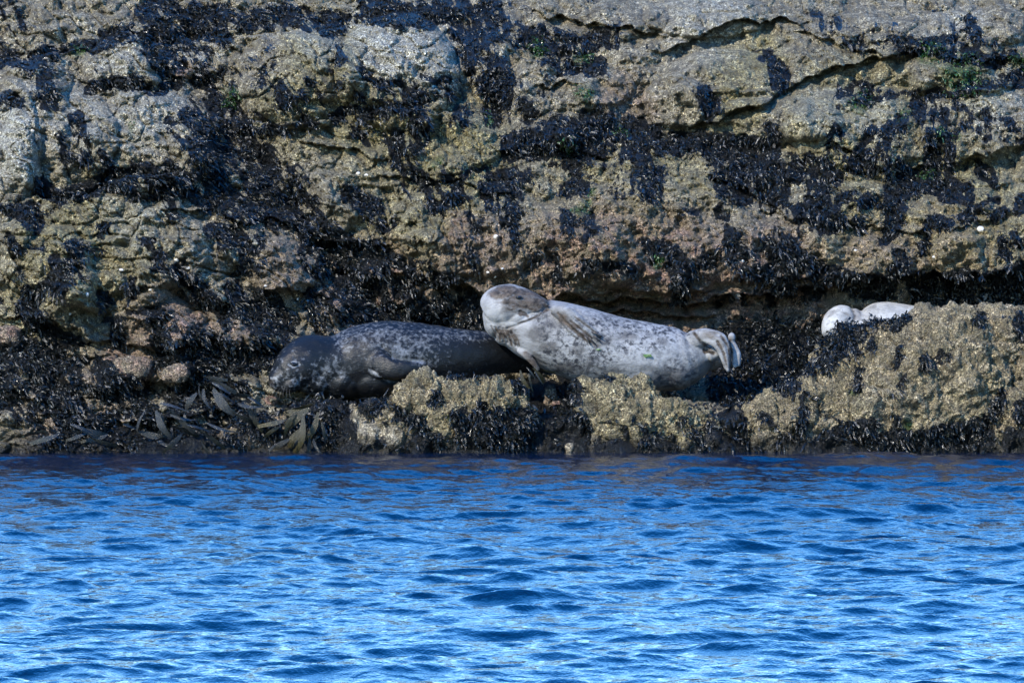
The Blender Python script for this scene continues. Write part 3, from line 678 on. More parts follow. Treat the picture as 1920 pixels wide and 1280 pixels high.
# ------------------------------------------------------------------ boulders by the water
BOULDERS = [
 ('boulder', 'broad olive barnacled boulder below the dark seal, black weed on its right foot', 'boulder', .5, .22,
  [(800,770,.36,78,66),(850,790,.36,90,76),(930,775,.38,72,70),(960,800,.40,56,60),(740,800,.36,62,56),(690,830,.34,50,44),(900,830,.30,90,56),(775,740,.44,46,44),(830,745,.44,44,42),(950,745,.46,42,40),(985,830,.4,40,46),(640,850,.34,26,36)]),
 ('boulder', 'olive barnacled boulder in front of the spotted belly', 'boulder', .5, .15,
  [(1150,780,.40,72,62),(1180,820,.38,84,70),(1120,770,.42,46,46),(1110,745,.46,40,40),(1200,745,.46,46,42),(1160,740,.46,44,40),(1250,800,.42,64,56),(1270,830,.40,70,56),(1320,830,.44,54,48),(1130,840,.36,56,50),(1300,800,.46,40,40),(1345,820,.46,36,40)]),
 ('boulder', 'largest boulder, hiding most of the third seal', 'boulder', .45, .25,
  [(1760,720,.62,150,110),(1700,760,.56,150,110),(1620,790,.52,120,96),(1530,800,.50,100,84),(1450,815,.48,84,70),(1405,800,.50,52,52),(1800,650,.70,84,84),(1740,650,.70,74,78),(1680,665,.68,64,68),(1630,680,.64,54,60),(1580,715,.60,50,54),(1600,660,.80,46,54),(1562,672,.80,40,44),(1570,690,.74,46,50),(1650,640,.82,44,50),(1750,648,.74,68,60),(1880,660,.72,88,90),(1860,620,.76,52,60),(1520,740,.56,40,46),(1700,830,.46,90,70),(1450,770,.54,40,46)]),
 ('boulder', 'rough grey boulder at the end of the waterline, right of the largest boulder', 'boulder', .45, .3,
  [(1920,790,.36,66,70),(1980,780,.4,90,80),(1880,830,.34,50,54),(1960,700,.7,120,90)]),
 ('boulder', 'low wet boulder at the waterline, below the nose', 'boulder', .4, .5,
  [(470,812,.34,36,36),(440,828,.30,34,32),(505,800,.40,34,36),(500,790,.44,20,26),(420,838,.3,22,26),(545,810,.42,50,44),(600,815,.44,56,46)]),
]
bld_surf = []
for name, label, cat, och, pnk, bs in BOULDERS:
    pcs = []
    for (x, y, Y, r, rd) in bs:
        c = at(x, y, Y)
        pcs.append(ball(c, (r * PXM * random.uniform(.92, 1.08), rd * PXM, r * PXM * random.uniform(.9, 1.0)), (random.uniform(-.3, .3), random.uniform(-.5, .5), random.uniform(-.4, .4))))
        b = c.copy(); b[2] = -0.1; pcs.append(ball(b + np.array([0, .08, 0]), (r * PXM * .9, rd * PXM * .95, max(0.14, c[2] * .8))))
    me = fuse(pcs, 0.0085, 10)
    V = verts_of(me); N = normals_of(me); x, y, z = V.T
    s = hash(name) * 0 + len(bs)
    d = 0.045 * noise3(x * 5, y * 5, z * 5, 601 + s) + 0.034 * noise3(x * 10, y * 10, z * 11, 602 + s) + 0.022 * noise3(x * 22, y * 22, z * 22, 603) + 0.013 * noise3(x * 45, y * 45, z * 45, 604) + 0.006 * rng.uniform(-1, 1, len(x))
    d -= 0.03 * (1 - sstep(0, 0.10, np.abs(noise3(x * 4 + 3, y * 4, z * 3.2, 605 + s)))) * sstep(-.1, .3, noise3(x * 2, y * 2, z * 2, 606))
    d -= 0.030 * (1 - sstep(0, 0.09, np.abs(noise3(x * 8 + 9, y * 8, z * 6.5, 607 + s)))) * sstep(-.2, .2, noise3(x * 3 + 4, y * 3, z * 3, 608)) + 0.02 * np.abs(noise3(x * 15, y * 15, z * 13, 609))
    V = V + N * d[:, None]
    me.vertices.foreach_set('co', V.astype(np.float32).ravel()); me.update()
    N = normals_of(me)
    px, py = to_px(V)
    cr = samp(M_BOULD, px, py) * (N[:, 1] < 0.35)
    me.materials.clear(); me.materials.append(ROCK)
    rock_attrs(me, px, py, cr, z, och + 0 * z, 0.25 * sstep(0, .5, fbm3(x * 2, y * 2, z * 2, 77, 3)), pnk + 0 * z)
    base = np.array([V[:, 0].mean(), V[:, 1].mean(), 0.0])
    rebase(me, base)
    tag(link(name, me, None, base), label, cat, 'barnacled boulders along the waterline')
    bld_surf.append((V, N, cr))

# ------------------------------------------------------------------ seals
def seal_material(name, dark, light, spots, grain=9.0, rough=0.5, sheen=0.03, spec=0.14):
    m = Mat(name)
    lt, br, pk = m.attr('light'), m.attr('brown'), m.attr('spotty')
    v = m.coords((1.0, 1.0, 1.15), (0, R(-18), 0))
    n1 = m.noise(grain, 5, 0.66, v); n2 = m.noise(26.0, 4, 0.65, v); n3 = m.noise(70, 3, 0.6, m.coords((0.5, 1, 1.6)))
    f = m.math('ADD', lt, m.math('MULTIPLY', m.math('SUBTRACT', n1, 0.5), spots[0]))
    f = m.math('ADD', f, m.math('MULTIPLY', m.math('SUBTRACT', n3, 0.5), 0.25))
    c = m.mix(m.maprange(f, 0.2, 0.85), dark, light)
    n4 = m.noise(44.0, 3, 0.6, v)
    n5 = m.noise(6.5, 5, 0.7, v, 0.6)
    sp = m.math('MAXIMUM', m.maprange(m.math('ADD', n2, m.math('MULTIPLY', m.math('SUBTRACT', n1, 0.5), 0.5)), spots[1], spots[1] + 0.17), m.math('MAXIMUM', m.math('MULTIPLY', m.maprange(n5, 0.53, 0.66), 0.85), m.math('MULTIPLY', m.maprange(n4, spots[1] + .05, spots[1] + 0.2), 0.75)))
    c = m.mix(m.math('MULTIPLY', sp, pk), c, spots[2])
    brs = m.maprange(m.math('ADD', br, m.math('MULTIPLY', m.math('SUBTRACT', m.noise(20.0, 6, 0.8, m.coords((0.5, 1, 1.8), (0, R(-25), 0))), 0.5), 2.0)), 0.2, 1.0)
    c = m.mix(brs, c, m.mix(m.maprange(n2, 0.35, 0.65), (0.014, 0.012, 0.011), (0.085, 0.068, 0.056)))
    fur = m.noise(1.0, 4, 0.6, m.coords((60, 200, 260)))
    m.set(Base_Color=c, Roughness=rough, Normal=m.bump(m.math('ADD', m.math('MULTIPLY', fur, 0.5), n3), 0.35, 0.012))
    m.b.inputs['Specular IOR Level'].default_value = spec
    m.b.inputs['Sheen Weight'].default_value = sheen
    m.b.inputs['Sheen Roughness'].default_value = 0.4
    return m.m
def plain(name, c, rough=0.5, spec=0.5):
    m = Mat(name); n = m.noise(40, 3)
    m.set(Base_Color=m.mix(n, tuple(q * .7 for q in c), tuple(min(1, q * 1.3) for q in c)), Roughness=rough, Normal=m.bump(n, 0.3, 0.003))
    m.b.inputs['Specular IOR Level'].default_value = spec
    return m.m
FUR_DARK = seal_material('dark mottled fur', (0.0045, 0.0055, 0.007), (0.135, 0.145, 0.16), (2.9, 0.50, (0.005, 0.005, 0.006)), 32.0, rough=0.42, sheen=0.02, spec=0.26)
FUR_PALE = seal_material('pale spotted fur', (0.10, 0.098, 0.098), (0.255, 0.26, 0.268), (1.1, 0.45, (0.030, 0.032, 0.038)), 11.0, rough=0.5)
FUR_WHITE = seal_material('white fur', (0.10, 0.10, 0.105), (0.33, 0.33, 0.325), (0.9, 0.55, (0.11, 0.11, 0.115)), rough=0.6)
EYE = plain('wet black eye', (0.006, 0.006, 0.007), 0.08)
SKIN_DK = plain('dark skin', (0.012, 0.011, 0.011), 0.4)
CLAW = plain('dark claw', (0.035, 0.03, 0.028), 0.35)
WHISK = plain('pale whisker', (0.16, 0.155, 0.15), 0.5)
def patches(V, data, a0=0.6, a1=1.4):
    """patches of coat and painted shade: (px, py, Y, rx, ry px, value)"""
    px, py = to_px(V)
    wx = px + 5 * fbm3(V[:, 0] * 22, V[:, 1] * 22, V[:, 2] * 22, 91, 3); wy = py + 5 * fbm3(V[:, 0] * 22, V[:, 1] * 22, V[:, 2] * 22, 95, 3)
    r = np.zeros(len(V))
    for x, y, a, b, v in data:
        q = np.hypot((wx - x) / a, (wy - y) / b)
        r = np.maximum(r, v * (1 - sstep(a0, a1, q)))
    return r
def groove(V, N, pts, w, depth):
    px, py = to_px(V)
    d = seg_dist(px, py, pts)
    return -depth * np.exp(-(d / w) ** 2) * (N[:, 1] < 0.3)
def tube(points, r0, r1, seg=6):
    P = np.array(points); n = len(P); T = np.gradient(P, axis=0); T /= np.linalg.norm(T, axis=1, keepdims=True) + 1e-9
    V = []
    for i in range(n):
        s = np.cross(T[i], [0.3, 0.2, 0.93]); s /= np.linalg.norm(s) + 1e-9; u = np.cross(T[i], s)
        r = r0 + (r1 - r0) * i / (n - 1)
        for j in range(seg):
            a = 2 * math.pi * j / seg; V.append(P[i] + r * (math.cos(a) * s + math.sin(a) * u))
    F = [(i * seg + j, i * seg + (j + 1) % seg, (i + 1) * seg + (j + 1) % seg, (i + 1) * seg + j) for i in range(n - 1) for j in range(seg)]
    F.append(tuple(range(seg))[::-1]); F.append(tuple(range((n - 1) * seg, n * seg)))
    return np.array(V), F
def lines(V, data):
    px, py = to_px(V); r = np.zeros(len(V))
    for pts, w, v in data: r = np.maximum(r, v * np.exp(-(seg_dist(px, py, pts) / w) ** 2))
    return r
def front_hit(V, px, py, rad=7):
    """nearest surface depth at a survey point"""
    x, y = to_px(V); q = np.hypot(x - px, y - py) < rad
    return V[q, 1].min() if q.any() else 0.8
def part(name, vf, mat, parent, base, smooth=True):
    v, f = vf
    return link(name, mesh_from(name, np.asarray(v) - base, f, mat, smooth), parent)
def finish_seal(me, V, mat, light, brown, spotty, base, name, label, group):
    me.vertices.foreach_set('co', V.astype(np.float32).ravel()); me.update()
    me.materials.clear(); me.materials.append(mat)
    attr(me, 'light', light); attr(me, 'brown', brown); attr(me, 'spotty', spotty)
    rebase(me, base)
    me.polygons.foreach_set('use_smooth', np.ones(len(me.polygons), dtype=bool))
    return tag(link(name, me, None, base), label, 'seal', group)

# --- dark bull seal, looking left along the ledge
S1 = [loft([(513,719,.70,15,16),(519,714,.70,22,24),(530,707,.72,30,32),(545,696,.74,40,38),(562,687,.78,49,44),(583,681,.84,54,51),(605,684,.88,55,56),(635,686,.92,60,62),(670,680,.95,68,70),(715,673,.98,71,74),(765,671,1.0,68,70),(815,670,1.02,61,62),(865,668,1.06,52,52),(915,664,1.12,42,42),(965,668,1.2,32,32),(1010,676,1.28,24,24),(1040,684,1.34,16,20)]),
      ball(at(546,720,.69), (.09, .09, .06), (0, R(-30), 0)), ball(at(521,722,.70), (.058, .07, .055), (0, R(-30), 0)), ball(at(523,680,.84), (.03, .045, .03), (0, R(35), 0)),
      ball(at(590,712,.80), (.14, .13, .11)), ball(at(640,715,.86), (.17, .17, .12)), ball(at(700,712,.9), (.2, .2, .13)), ball(at(780,705,.96), (.2, .2, .11)),
      ball(at(556,672,.665), (.035, .02, .02), (0, R(20), 0)),
      loft([(690,668,.80,26,18),(712,684,.70,25,15),(740,692,.655,21,13),(770,691,.66,15,11),(797,683,.69,7,7)]),
      loft([(1035,684,1.34,14,16),(1065,694,1.38,18,10),(1095,700,1.4,22,6)])]
me = fuse(S1, 0.0068, 11)
V = verts_of(me); N = normals_of(me)
d = groove(V, N, [(506,728),(520,733),(536,736),(550,730),(562,716),(563,704)], 2.6, .008)
d += groove(V, N, [(575,735),(590,722),(600,705)], 5, .007) + groove(V, N, [(612,742),(630,715),(636,690)], 8, .006) + groove(V, N, [(640,744),(660,715)], 8, .008)
d += groove(V, N, [(698,694),(720,711),(745,715),(770,707)], 3.5, .014) + groove(V, N, [(735,672),(760,675),(792,676)], 3, .007) + groove(V, N, [(543,683),(551,685),(560,682)], 3, .006)
d += groove(V, N, [(715,650),(735,668),(745,676)], 4, .006) + groove(V, N, [(553,671),(575,668)], 5, .004)
x, y, z = V.T
d += 0.004 * fbm3(x * 14, y * 14, z * 14, 701, 3)
V = V + N * d[:, None]
px, py = to_px(V)
light = 0.02 + 0.48 * patches(V, [(700,628,90,26,.8),(640,632,45,20,.8),(760,640,70,30,.75),(850,630,95,18,.8),(780,665,60,18,.6),(620,700,40,30,.4),(545,702,24,28,.5),(522,718,17,15,.62),(566,668,20,16,.3)], .1, 1.7) + 0.52 * patches(V, [(616,690,10,16,.8),(630,675,8,18,.7),(642,700,8,14,.7),(605,720,16,10,.7),(596,705,8,8,.6),(750,660,16,12,.9),(785,678,14,8,.8),(700,694,12,9,.9),(705,702,8,12,.9),(590,738,20,6,.8),(572,727,10,8,.8),(648,655,10,10,.7)], .1, 1.5) + 0.7 * lines(V, [([(508,710),(514,708),(519,712)],2.2,1.0),([(509,724),(516,727)],2.0,.6),([(541,684),(551,689),(562,684),(560,679),(546,678)],1.6,1.1),([(552,724),(562,712),(564,702)],2.6,.7),([(736,671),(765,674),(793,677)],2.5,.9),([(700,697),(722,713),(745,717)],2.8,.9)]) - 0.35 * patches(V, [(588,640,34,22,1.3),(548,690,6,4,.6),(900,660,60,28,.8),(740,700,50,26,.7),(670,725,50,25,.5)], .2, 1.6)
brown = 0.32 * patches(V, [(552,668,15,10,1.),(560,698,14,18,.5),(573,662,8,5,1.2)]) + 0.55 * patches(V, [(511,714,5,6,1.)])
b1 = np.array(at(720, 745, .95))
spot = 0.6 * sstep(580, 640, px)
seal1 = finish_seal(me, V, FUR_DARK, light, np.clip(brown, 0, 1), spot, b1, 'seal', 'dark mottled grey seal lying with its head low over the weed', 'seals hauled out on the rocks')
ey = front_hit(V, 551, 682)
part('eye', ball(at(551, 682, ey + .004), (.026, .016, .012), (0, R(8), 0)), EYE, seal1, b1)
ny = front_hit(V, 514, 717)
part('nostril', ball(at(514, 718, ny + .002), (.009, .008, .014), (0, R(15), 0)), SKIN_DK, seal1, b1)
for k in range(6):
    a = at(520 + k * 4.5, 726 + (k % 3) * 2, front_hit(V, 520 + k * 4.5, 726) + .004)
    L = random.uniform(.06, .095)
    part('whisker', tube([a, a + np.array([-.1 * L + .02 * (k - 3) * .3, -.35 * L, -.35 * L]), a + np.array([-.1 * L + .02 * (k - 3) * .6, -.5 * L, -.9 * L])], 0.00055, .0003, 4), WHISK, seal1, b1)

# --- pale spotted seal on its side, belly to the water, head bent back
S2 = [loft([(1338,652,1.02,22,24),(1318,658,1.0,36,36),(1285,670,.98,54,54),(1245,672,.96,62,62),(1200,668,.94,66,66),(1150,660,.93,67,68),(1100,648,.92,70,70),(1055,634,.92,68,68),(1015,622,.92,62,62),(985,612,.92,55,55),(962,602,.92,46,48),(945,590,.92,40,44)]),
      loft([(930,585,.90,34,38),(938,577,.88,41,43),(955,573,.87,41,44),(976,572,.85,36,38),(996,572,.83,27,29),(1012,573,.82,19,22),(1024,573,.82,12,14)]),
      ball(at(1004,581,.80), (.075, .07, .055), (0, R(10), 0)), ball(at(973,593,.82), (.10, .10, .07), (0, R(-20), 0)), ball(at(934,600,.90), (.105, .13, .13)), ball(at(925,591,.89), (.078, .12, .10)), ball(at(948,614,.91), (.10, .14, .13)),
      ball(at(1050,640,.88), (.2, .2, .2)), ball(at(1200,690,.93), (.3, .22, .17)), ball(at(1265,690,.95), (.17, .2, .16)),
      loft([(1040,580,.74,10,14),(1060,589,.69,16,12),(1078,601,.672,15,9),(1096,615,.67,12,6),(1106,623,.672,8,4)]),
      loft([(1062,582,.68,5,6),(1086,598,.655,5.5,6),(1108,615,.655,5,5),(1127,631,.67,3,3)]), loft([(1060,588,.675,5,6),(1082,606,.652,5.5,6),(1104,623,.652,5,5),(1121,639,.668,3,3)]),
      loft([(1057,594,.678,5,6),(1077,613,.655,5.5,6),(1097,629,.655,5,5),(1112,645,.67,3,3)]), loft([(1052,598,.69,5,6),(1070,618,.67,5,6),(1088,633,.668,4.5,5),(1101,646,.68,3,3)]),
      loft([(974,655,.80,7,8),(988,667,.76,7,6),(1000,680,.755,6,5),(1010,693,.77,4,4)]),
      loft([(1298,640,.90,20,20),(1320,631,.85,17,17),(1336,630,.82,12,12),(1348,638,.80,7,8)]),
      loft([(1322,636,.82,8,9),(1342,645,.79,7,7),(1353,664,.785,5.5,6),(1361,691,.79,3,4)]), loft([(1324,628,.82,8,9),(1348,637,.785,7,7),(1359,660,.78,5.5,6),(1365,696,.785,3,4)]), loft([(1326,622,.83,7,9),(1354,631,.80,6.5,7),(1366,656,.795,5,6),(1369,688,.795,3,4)]),
      loft([(1330,664,.88,15,14),(1352,657,.88,11,10),(1370,648,.88,9,8)]), loft([(1366,644,.87,6,7),(1376,660,.865,5.5,6),(1377,688,.865,4.5,5)]), loft([(1370,638,.88,6,7),(1383,660,.87,5.5,6),(1384,685,.87,4.5,5)]),
      ball(at(1372,632,.87), (.028, .03, .034)), loft([(1320,675,1.05,24,20),(1350,672,1.02,16,14),(1368,664,1.0,10,10)])]
me = fuse(S2, 0.0050, 5)
V = verts_of(me); N = normals_of(me); x, y, z = V.T
d = 0
for i in range(7):
    d = d + groove(V, N, [(921 + i * 7.5, 612 + i * 1.5), (929 + i * 7.5, 634 + i * 3)], 1.9, .007)
d += groove(V, N, [(1028,580),(1010,592),(990,602),(966,611),(950,616)], 2.6, .010) + groove(V, N, [(1026,578),(1008,586),(992,588)], 1.8, .006)
d += groove(V, N, [(1016,566),(1022,574),(1018,583)], 2.4, .005) + groove(V, N, [(936,560),(932,580),(938,600)], 5, .004) + groove(V, N, [(995,600),(1010,604),(1030,596)], 4, .006) + groove(V, N, [(1288,625),(1294,660),(1304,700)], 6, .004) + groove(V, N, [(1268,622),(1276,660),(1288,705)], 7, .004)
d += groove(V, N, [(940,628),(956,642),(975,655)], 3, .006) + groove(V, N, [(976,584),(984,589),(990,592)], 2.4, .007) + groove(V, N, [(966,559),(974,557),(982,558)], 2.0, .005)
d += groove(V, N, [(1046,588),(1060,604),(1080,622),(1100,636)], 3, .008) + groove(V, N, [(1078,596),(1098,612),(1116,624)], 1.8, .004) + groove(V, N, [(1070,602),(1090,618),(1108,630)], 1.6, .004)
d += groove(V, N, [(1322,655),(1330,658),(1338,662)], 3.2, .014) + groove(V, N, [(1345,640),(1356,660),(1362,684)], 2, .005) + groove(V, N, [(1303,628),(1316,642),(1330,652)], 2.5, .007) + groove(V, N, [(1372,655),(1371,672),(1370,690)], 2.2, .007)
d += 0.004 * fbm3(x * 14, y * 14, z * 14, 711, 3)
V = V + N * d[:, None]
px, py = to_px(V)
light = 0.64 + 0.3 * patches(V, [(1180,670,60,30,1.),(1230,650,50,40,.8),(1090,650,40,30,.7),(930,596,20,22,.9),(1340,672,14,14,.7),(1000,595,30,10,.6)]) - 0.6 * patches(V, [(1085,655,14,10,.8),(1130,640,16,9,.7),(1060,690,24,10,.7),(1180,630,20,8,.6),(1030,650,18,9,.7),(1150,695,24,8,.6),(1215,690,18,9,.6),(1290,720,50,26,1.),(1040,600,30,20,.6),(1010,625,22,14,.7),(1240,640,12,8,.8),(1330,690,30,14,1.),(1255,712,24,9,.7),(1180,700,20,8,.3),(1270,715,60,22,.9)])  # large dark patches low at the rear paint underside shade into the coat
head_dk = patches(V, [(950,543,24,9,.85),(985,552,26,11,.9),(1005,565,22,11,.95),(965,566,24,9,.85),(940,550,12,10,.8),(1018,572,14,7,.9),(985,572,20,8,.8),(955,546,30,10,.95),(992,556,28,11,.95),(1012,566,18,9,1.),(930,552,16,10,.7),(960,580,26,8,.45),(1000,578,24,7,.5)], .1, 1.7)
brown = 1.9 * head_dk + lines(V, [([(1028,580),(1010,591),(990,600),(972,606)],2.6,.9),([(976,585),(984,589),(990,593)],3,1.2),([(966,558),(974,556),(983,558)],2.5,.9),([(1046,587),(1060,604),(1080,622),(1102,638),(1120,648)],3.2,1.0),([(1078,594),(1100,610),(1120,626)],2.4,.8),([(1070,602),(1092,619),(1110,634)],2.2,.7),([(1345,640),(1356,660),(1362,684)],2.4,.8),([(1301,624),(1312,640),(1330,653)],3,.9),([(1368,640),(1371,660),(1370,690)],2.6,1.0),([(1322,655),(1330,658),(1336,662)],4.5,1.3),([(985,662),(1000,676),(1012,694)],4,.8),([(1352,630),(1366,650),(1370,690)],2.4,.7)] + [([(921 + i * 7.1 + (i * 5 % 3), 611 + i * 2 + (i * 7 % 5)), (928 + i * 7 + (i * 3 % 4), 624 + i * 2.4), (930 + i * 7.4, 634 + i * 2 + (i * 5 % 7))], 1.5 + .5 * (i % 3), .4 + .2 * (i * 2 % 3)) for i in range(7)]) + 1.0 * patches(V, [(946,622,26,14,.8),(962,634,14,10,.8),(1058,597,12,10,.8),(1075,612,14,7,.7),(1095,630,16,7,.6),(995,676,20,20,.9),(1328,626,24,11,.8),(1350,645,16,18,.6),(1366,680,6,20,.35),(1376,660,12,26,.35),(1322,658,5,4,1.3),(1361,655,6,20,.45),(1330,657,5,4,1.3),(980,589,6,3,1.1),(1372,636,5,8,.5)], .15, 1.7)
spot = np.clip(0.42 + 0.75 * patches(V, [(1000,640,60,50,1.),(1080,670,80,40,1.),(1130,620,80,30,1.),(1250,620,60,22,.8),(1290,710,60,40,1.),(1190,640,60,24,.7)]), 0, 1) * sstep(985, 1010, px + (py - 600) * -0.2)
spot *= 1 - sstep(1300, 1325, px)
b2 = np.array(at(1150, 735, .95))
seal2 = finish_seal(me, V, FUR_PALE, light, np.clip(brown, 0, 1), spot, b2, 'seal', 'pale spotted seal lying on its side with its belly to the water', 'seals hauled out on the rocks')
part('eye', ball(at(973, 557.5, front_hit(V, 973, 557) + .002), (.024, .014, .011), (0, R(-5), 0)), EYE, seal2, b2)
part('nostril', ball(at(1026, 572, front_hit(V, 1026, 572) + .003), (.008, .007, .012), (0, R(-30), 0)), SKIN_DK, seal2, b2)
for (xa, ya, xb, yb) in ((1110,622,1130,632),(1113,629,1126,641),(1104,632,1116,646),(1096,630,1108,648)):
    ya_, yb_ = front_hit(V, xa, ya) + .004, front_hit(V, xb, yb) - .012
    part('claw', tube([at(xa, ya, ya_), at((xa + xb) / 2, (ya + yb) / 2 - 1, min(ya_, yb_) - .008), at(xb, yb, yb_)], .008, .002, 6), CLAW, seal2, b2)
for k in range(5):
    a = at(1014 + k * 2.5, 583 + (k % 2) * 2, front_hit(V, 1014 + k * 2.5, 583) + .003)
    part('whisker', tube([a, a + np.array([-.01, -.02, -.02]), a + np.array([-.03 + .006 * k, -.03, -.05])], .0013, .0007, 4), WHISK, seal2, b2)

# --- third seal, mostly behind the largest boulder
S3 = [loft([(1566,628,1.50,25,28),(1567,613,1.52,28,32),(1575,602,1.55,30,32),(1590,605,1.58,31,36),(1612,616,1.6,40,46),(1650,621,1.62,57,60),(1700,633,1.64,62,64),(1760,640,1.66,60,62),(1820,648,1.68,44,46),(1870,655,1.7,26,28)]),
      ball(at(1578,650,1.44), (.07, .07, .07)), loft([(1650,640,1.42,14,12),(1680,660,1.38,16,8),(1710,668,1.40,9,5)]), loft([(1868,655,1.7,20,20),(1895,660,1.72,20,10),(1925,664,1.74,24,6)])]
me = fuse(S3, 0.009, 8)
V = verts_of(me); N = normals_of(me); x, y, z = V.T
d = groove(V, N, [(1597,574),(1604,590),(1600,610)], 4, .012) + groove(V, N, [(1610,572),(1617,586)], 4, .008) + groove(V, N, [(1580,585),(1596,588)], 3, .003) + 0.004 * fbm3(x * 12, y * 12, z * 12, 721, 3)
V = V + N * d[:, None]
light = 0.85 - 0.5 * patches(V, [(1650,580,40,8,.5),(1560,585,14,8,.7),(1585,592,12,6,.6),(1606,590,8,16,.8)], .1, 1.8)
b3 = np.array(at(1660, 700, 1.6))
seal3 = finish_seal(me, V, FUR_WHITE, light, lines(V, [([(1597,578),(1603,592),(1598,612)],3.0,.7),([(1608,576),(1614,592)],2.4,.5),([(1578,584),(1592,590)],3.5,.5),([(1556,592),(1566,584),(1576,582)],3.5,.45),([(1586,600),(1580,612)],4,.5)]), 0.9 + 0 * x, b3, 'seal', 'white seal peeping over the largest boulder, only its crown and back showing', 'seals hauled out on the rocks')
part('eye', ball(at(1572, 652, front_hit(V, 1572, 652) + .008), (.018, .012, .016)), EYE, seal3, b3)
part('nostril', ball(at(1580, 664, front_hit(V, 1580, 662) + .004), (.010, .008, .010)), SKIN_DK, seal3, b3)

# ------------------------------------------------------------------ seaweed
def blades(roots, normals, n_each, length, width, droop=1.0, spread=0.02, seed=0, lean_x=0.0, up=0.0):
    """many strap blades in one numpy pass; returns verts, quads, tint"""
    g = np.random.default_rng(seed)
    Rr = np.repeat(roots, n_each, 0); Nn = np.repeat(normals, n_each, 0); m = len(Rr)
    T1 = np.repeat(g.normal(0, .42, (len(roots), 3)), n_each, 0); T2 = np.repeat(g.uniform(.6, 1.5, len(roots)), n_each)
    Rr = Rr + g.normal(0, spread, (m, 3)) * np.array([1, .4, .8])
    L = length * g.uniform(.6, 1.25, m) * T2; W = width * g.uniform(.6, 1.5, m)
    d0 = Nn * g.uniform(.15, .55, (m, 1)) + T1 + g.normal(0, .3, (m, 3)) + np.array([0, 0, up])
    d0 /= np.linalg.norm(d0, axis=1, keepdims=True)
    down = np.array([0.12, -0.12, -1.0]) * droop + lean_x * np.array([1.0, 0, 0]) + Nn * 0.07 + T1 * .5 + g.normal(0, .22, (m, 3))
    down /= np.linalg.norm(down, axis=1, keepdims=True)
    side = np.cross(d0, down) + g.normal(0, .35, (m, 3)); side /= np.linalg.norm(side, axis=1, keepdims=True)
    K = 4
    p = Rr - Nn * 0.012; rows = []
    ws = [0.45, 1.0, 1.15, 0.55]
    d = d0
    for k in range(K):
        w = (W * ws[k] * 0.5)[:, None]
        rows.append((p - side * w, p + side * w))
        t = (k + 1) / K
        d = d0 * (1 - t) ** 1.3 + down * t + g.normal(0, .2, (m, 3)); d /= np.linalg.norm(d, axis=1, keepdims=True)
        p = p + d * (L / (K - 1))[:, None]
        side = side + g.normal(0, .55, (m, 3)); side /= np.linalg.norm(side, axis=1, keepdims=True)
    V = np.stack([q for r in rows for q in r], 1)          # m, 2K, 3
    b = (np.arange(m) * 2 * K)[:, None]
    F = np.concatenate([b + np.array([2 * k, 2 * k + 1, 2 * k + 3, 2 * k + 2]) for k in range(K - 1)], 0)
    tint = np.repeat(np.clip(g.beta(1.3, 3.2, m), 0, 1), 2 * K)
    return V.reshape(-1, 3), F, tint
def weed_object(name, sets, mat, label, kind='stuff'):
    V, F, T, k = [], [], [], 0
    for v, f, t in sets:
        V.append(v); F.append(f + k); T.append(t); k += len(v)
    me = mesh_from(name, np.concatenate(V), np.concatenate(F), mat, True)
    attr(me, 'tint', np.concatenate(T))
    return tag(link(name, me), label, 'seaweed', kind=kind)
# beds on the face
inside_frame = (GU > -150) & (GU < 2070) & (GV < 845)
wprob = np.where(inside_frame, np.clip(M_CLIFF, 0, 1) ** 1.5, 0).ravel()
area = wprob / wprob.sum()
pick = rng.choice(len(area), 10500, p=area)
Pn, Nf = CLIFF_P.reshape(-1, 3)[pick], CLIFF_N.reshape(-1, 3)[pick]
Nsm = Nf + np.array([0, -0.6, 0.3]); Nsm /= np.linalg.norm(Nsm, axis=1, keepdims=True)
flatter = GV.ravel()[pick]
def lean_of(P_): return np.interp(to_px(P_)[0], [0, 300, 700, 950, 1920], [.5, .55, .6, .1, -.05])[:, None]
setA = blades(Pn[:7800], Nsm[:7800], 12, 0.058, 0.0085, seed=11, spread=0.017, lean_x=np.repeat(lean_of(Pn[:7800]), 12, 0))
setB = blades(Pn[7800:], Nsm[7800:], 6, 0.055, 0.015, seed=12, spread=0.018, lean_x=np.repeat(lean_of(Pn[7800:]), 6, 0))
weed_object('seaweed_bed', [setA, setB], WEED, 'dense black bladderwrack covering the ledges and cracks of the face')
gp = rng.choice(len(area), 800, p=(lambda a: a / a.sum())((M_GREEN * (GV < 560)).ravel() * (0.25 + M_CLIFF.ravel())))
weed_object('green_weed', [blades(CLIFF_P.reshape(-1, 3)[gp], CLIFF_N.reshape(-1, 3)[gp], 7, 0.032, 0.010, seed=13, spread=0.015)], WEED_G, 'patches of bright green weed among the dark wrack')
# the gully bed round the seals and the weed on the boulders
Fw = (0.3 + np.maximum(fcr, 1.5 * samp(M_BOULD, fpx, fpy))) * ((FY.ravel() > -0.3) & (FZ.ravel() > 0.03) & (np.abs(FX.ravel()) < 4.1)) * np.sqrt(1 + (np.gradient(FZ, axis=0) / np.gradient(fy)[:, None]).ravel() ** 2)
cell = np.gradient(fy)[:, None] * np.ones_like(FX); Fw = Fw * cell.ravel()
Fw *= np.interp(fpx, [0, 480, 900, 1000, 1300, 1400, 1600, 1920], [1, .8, 1.2, 1, 1.1, 3.2, 3.0, 1.2]) * (0.5 + 1.5 * (fpx > 1330) * (FY.ravel() > 0.8) + 0.5)
gpk = rng.choice(len(Fw), 6000, p=Fw / Fw.sum())
setC = blades(FP.reshape(-1, 3)[gpk], FN.reshape(-1, 3)[gpk] + np.array([0, -.5, 0]), 5, 0.085, 0.012, droop=.5, seed=14, spread=0.025, up=.35)
setsD = []
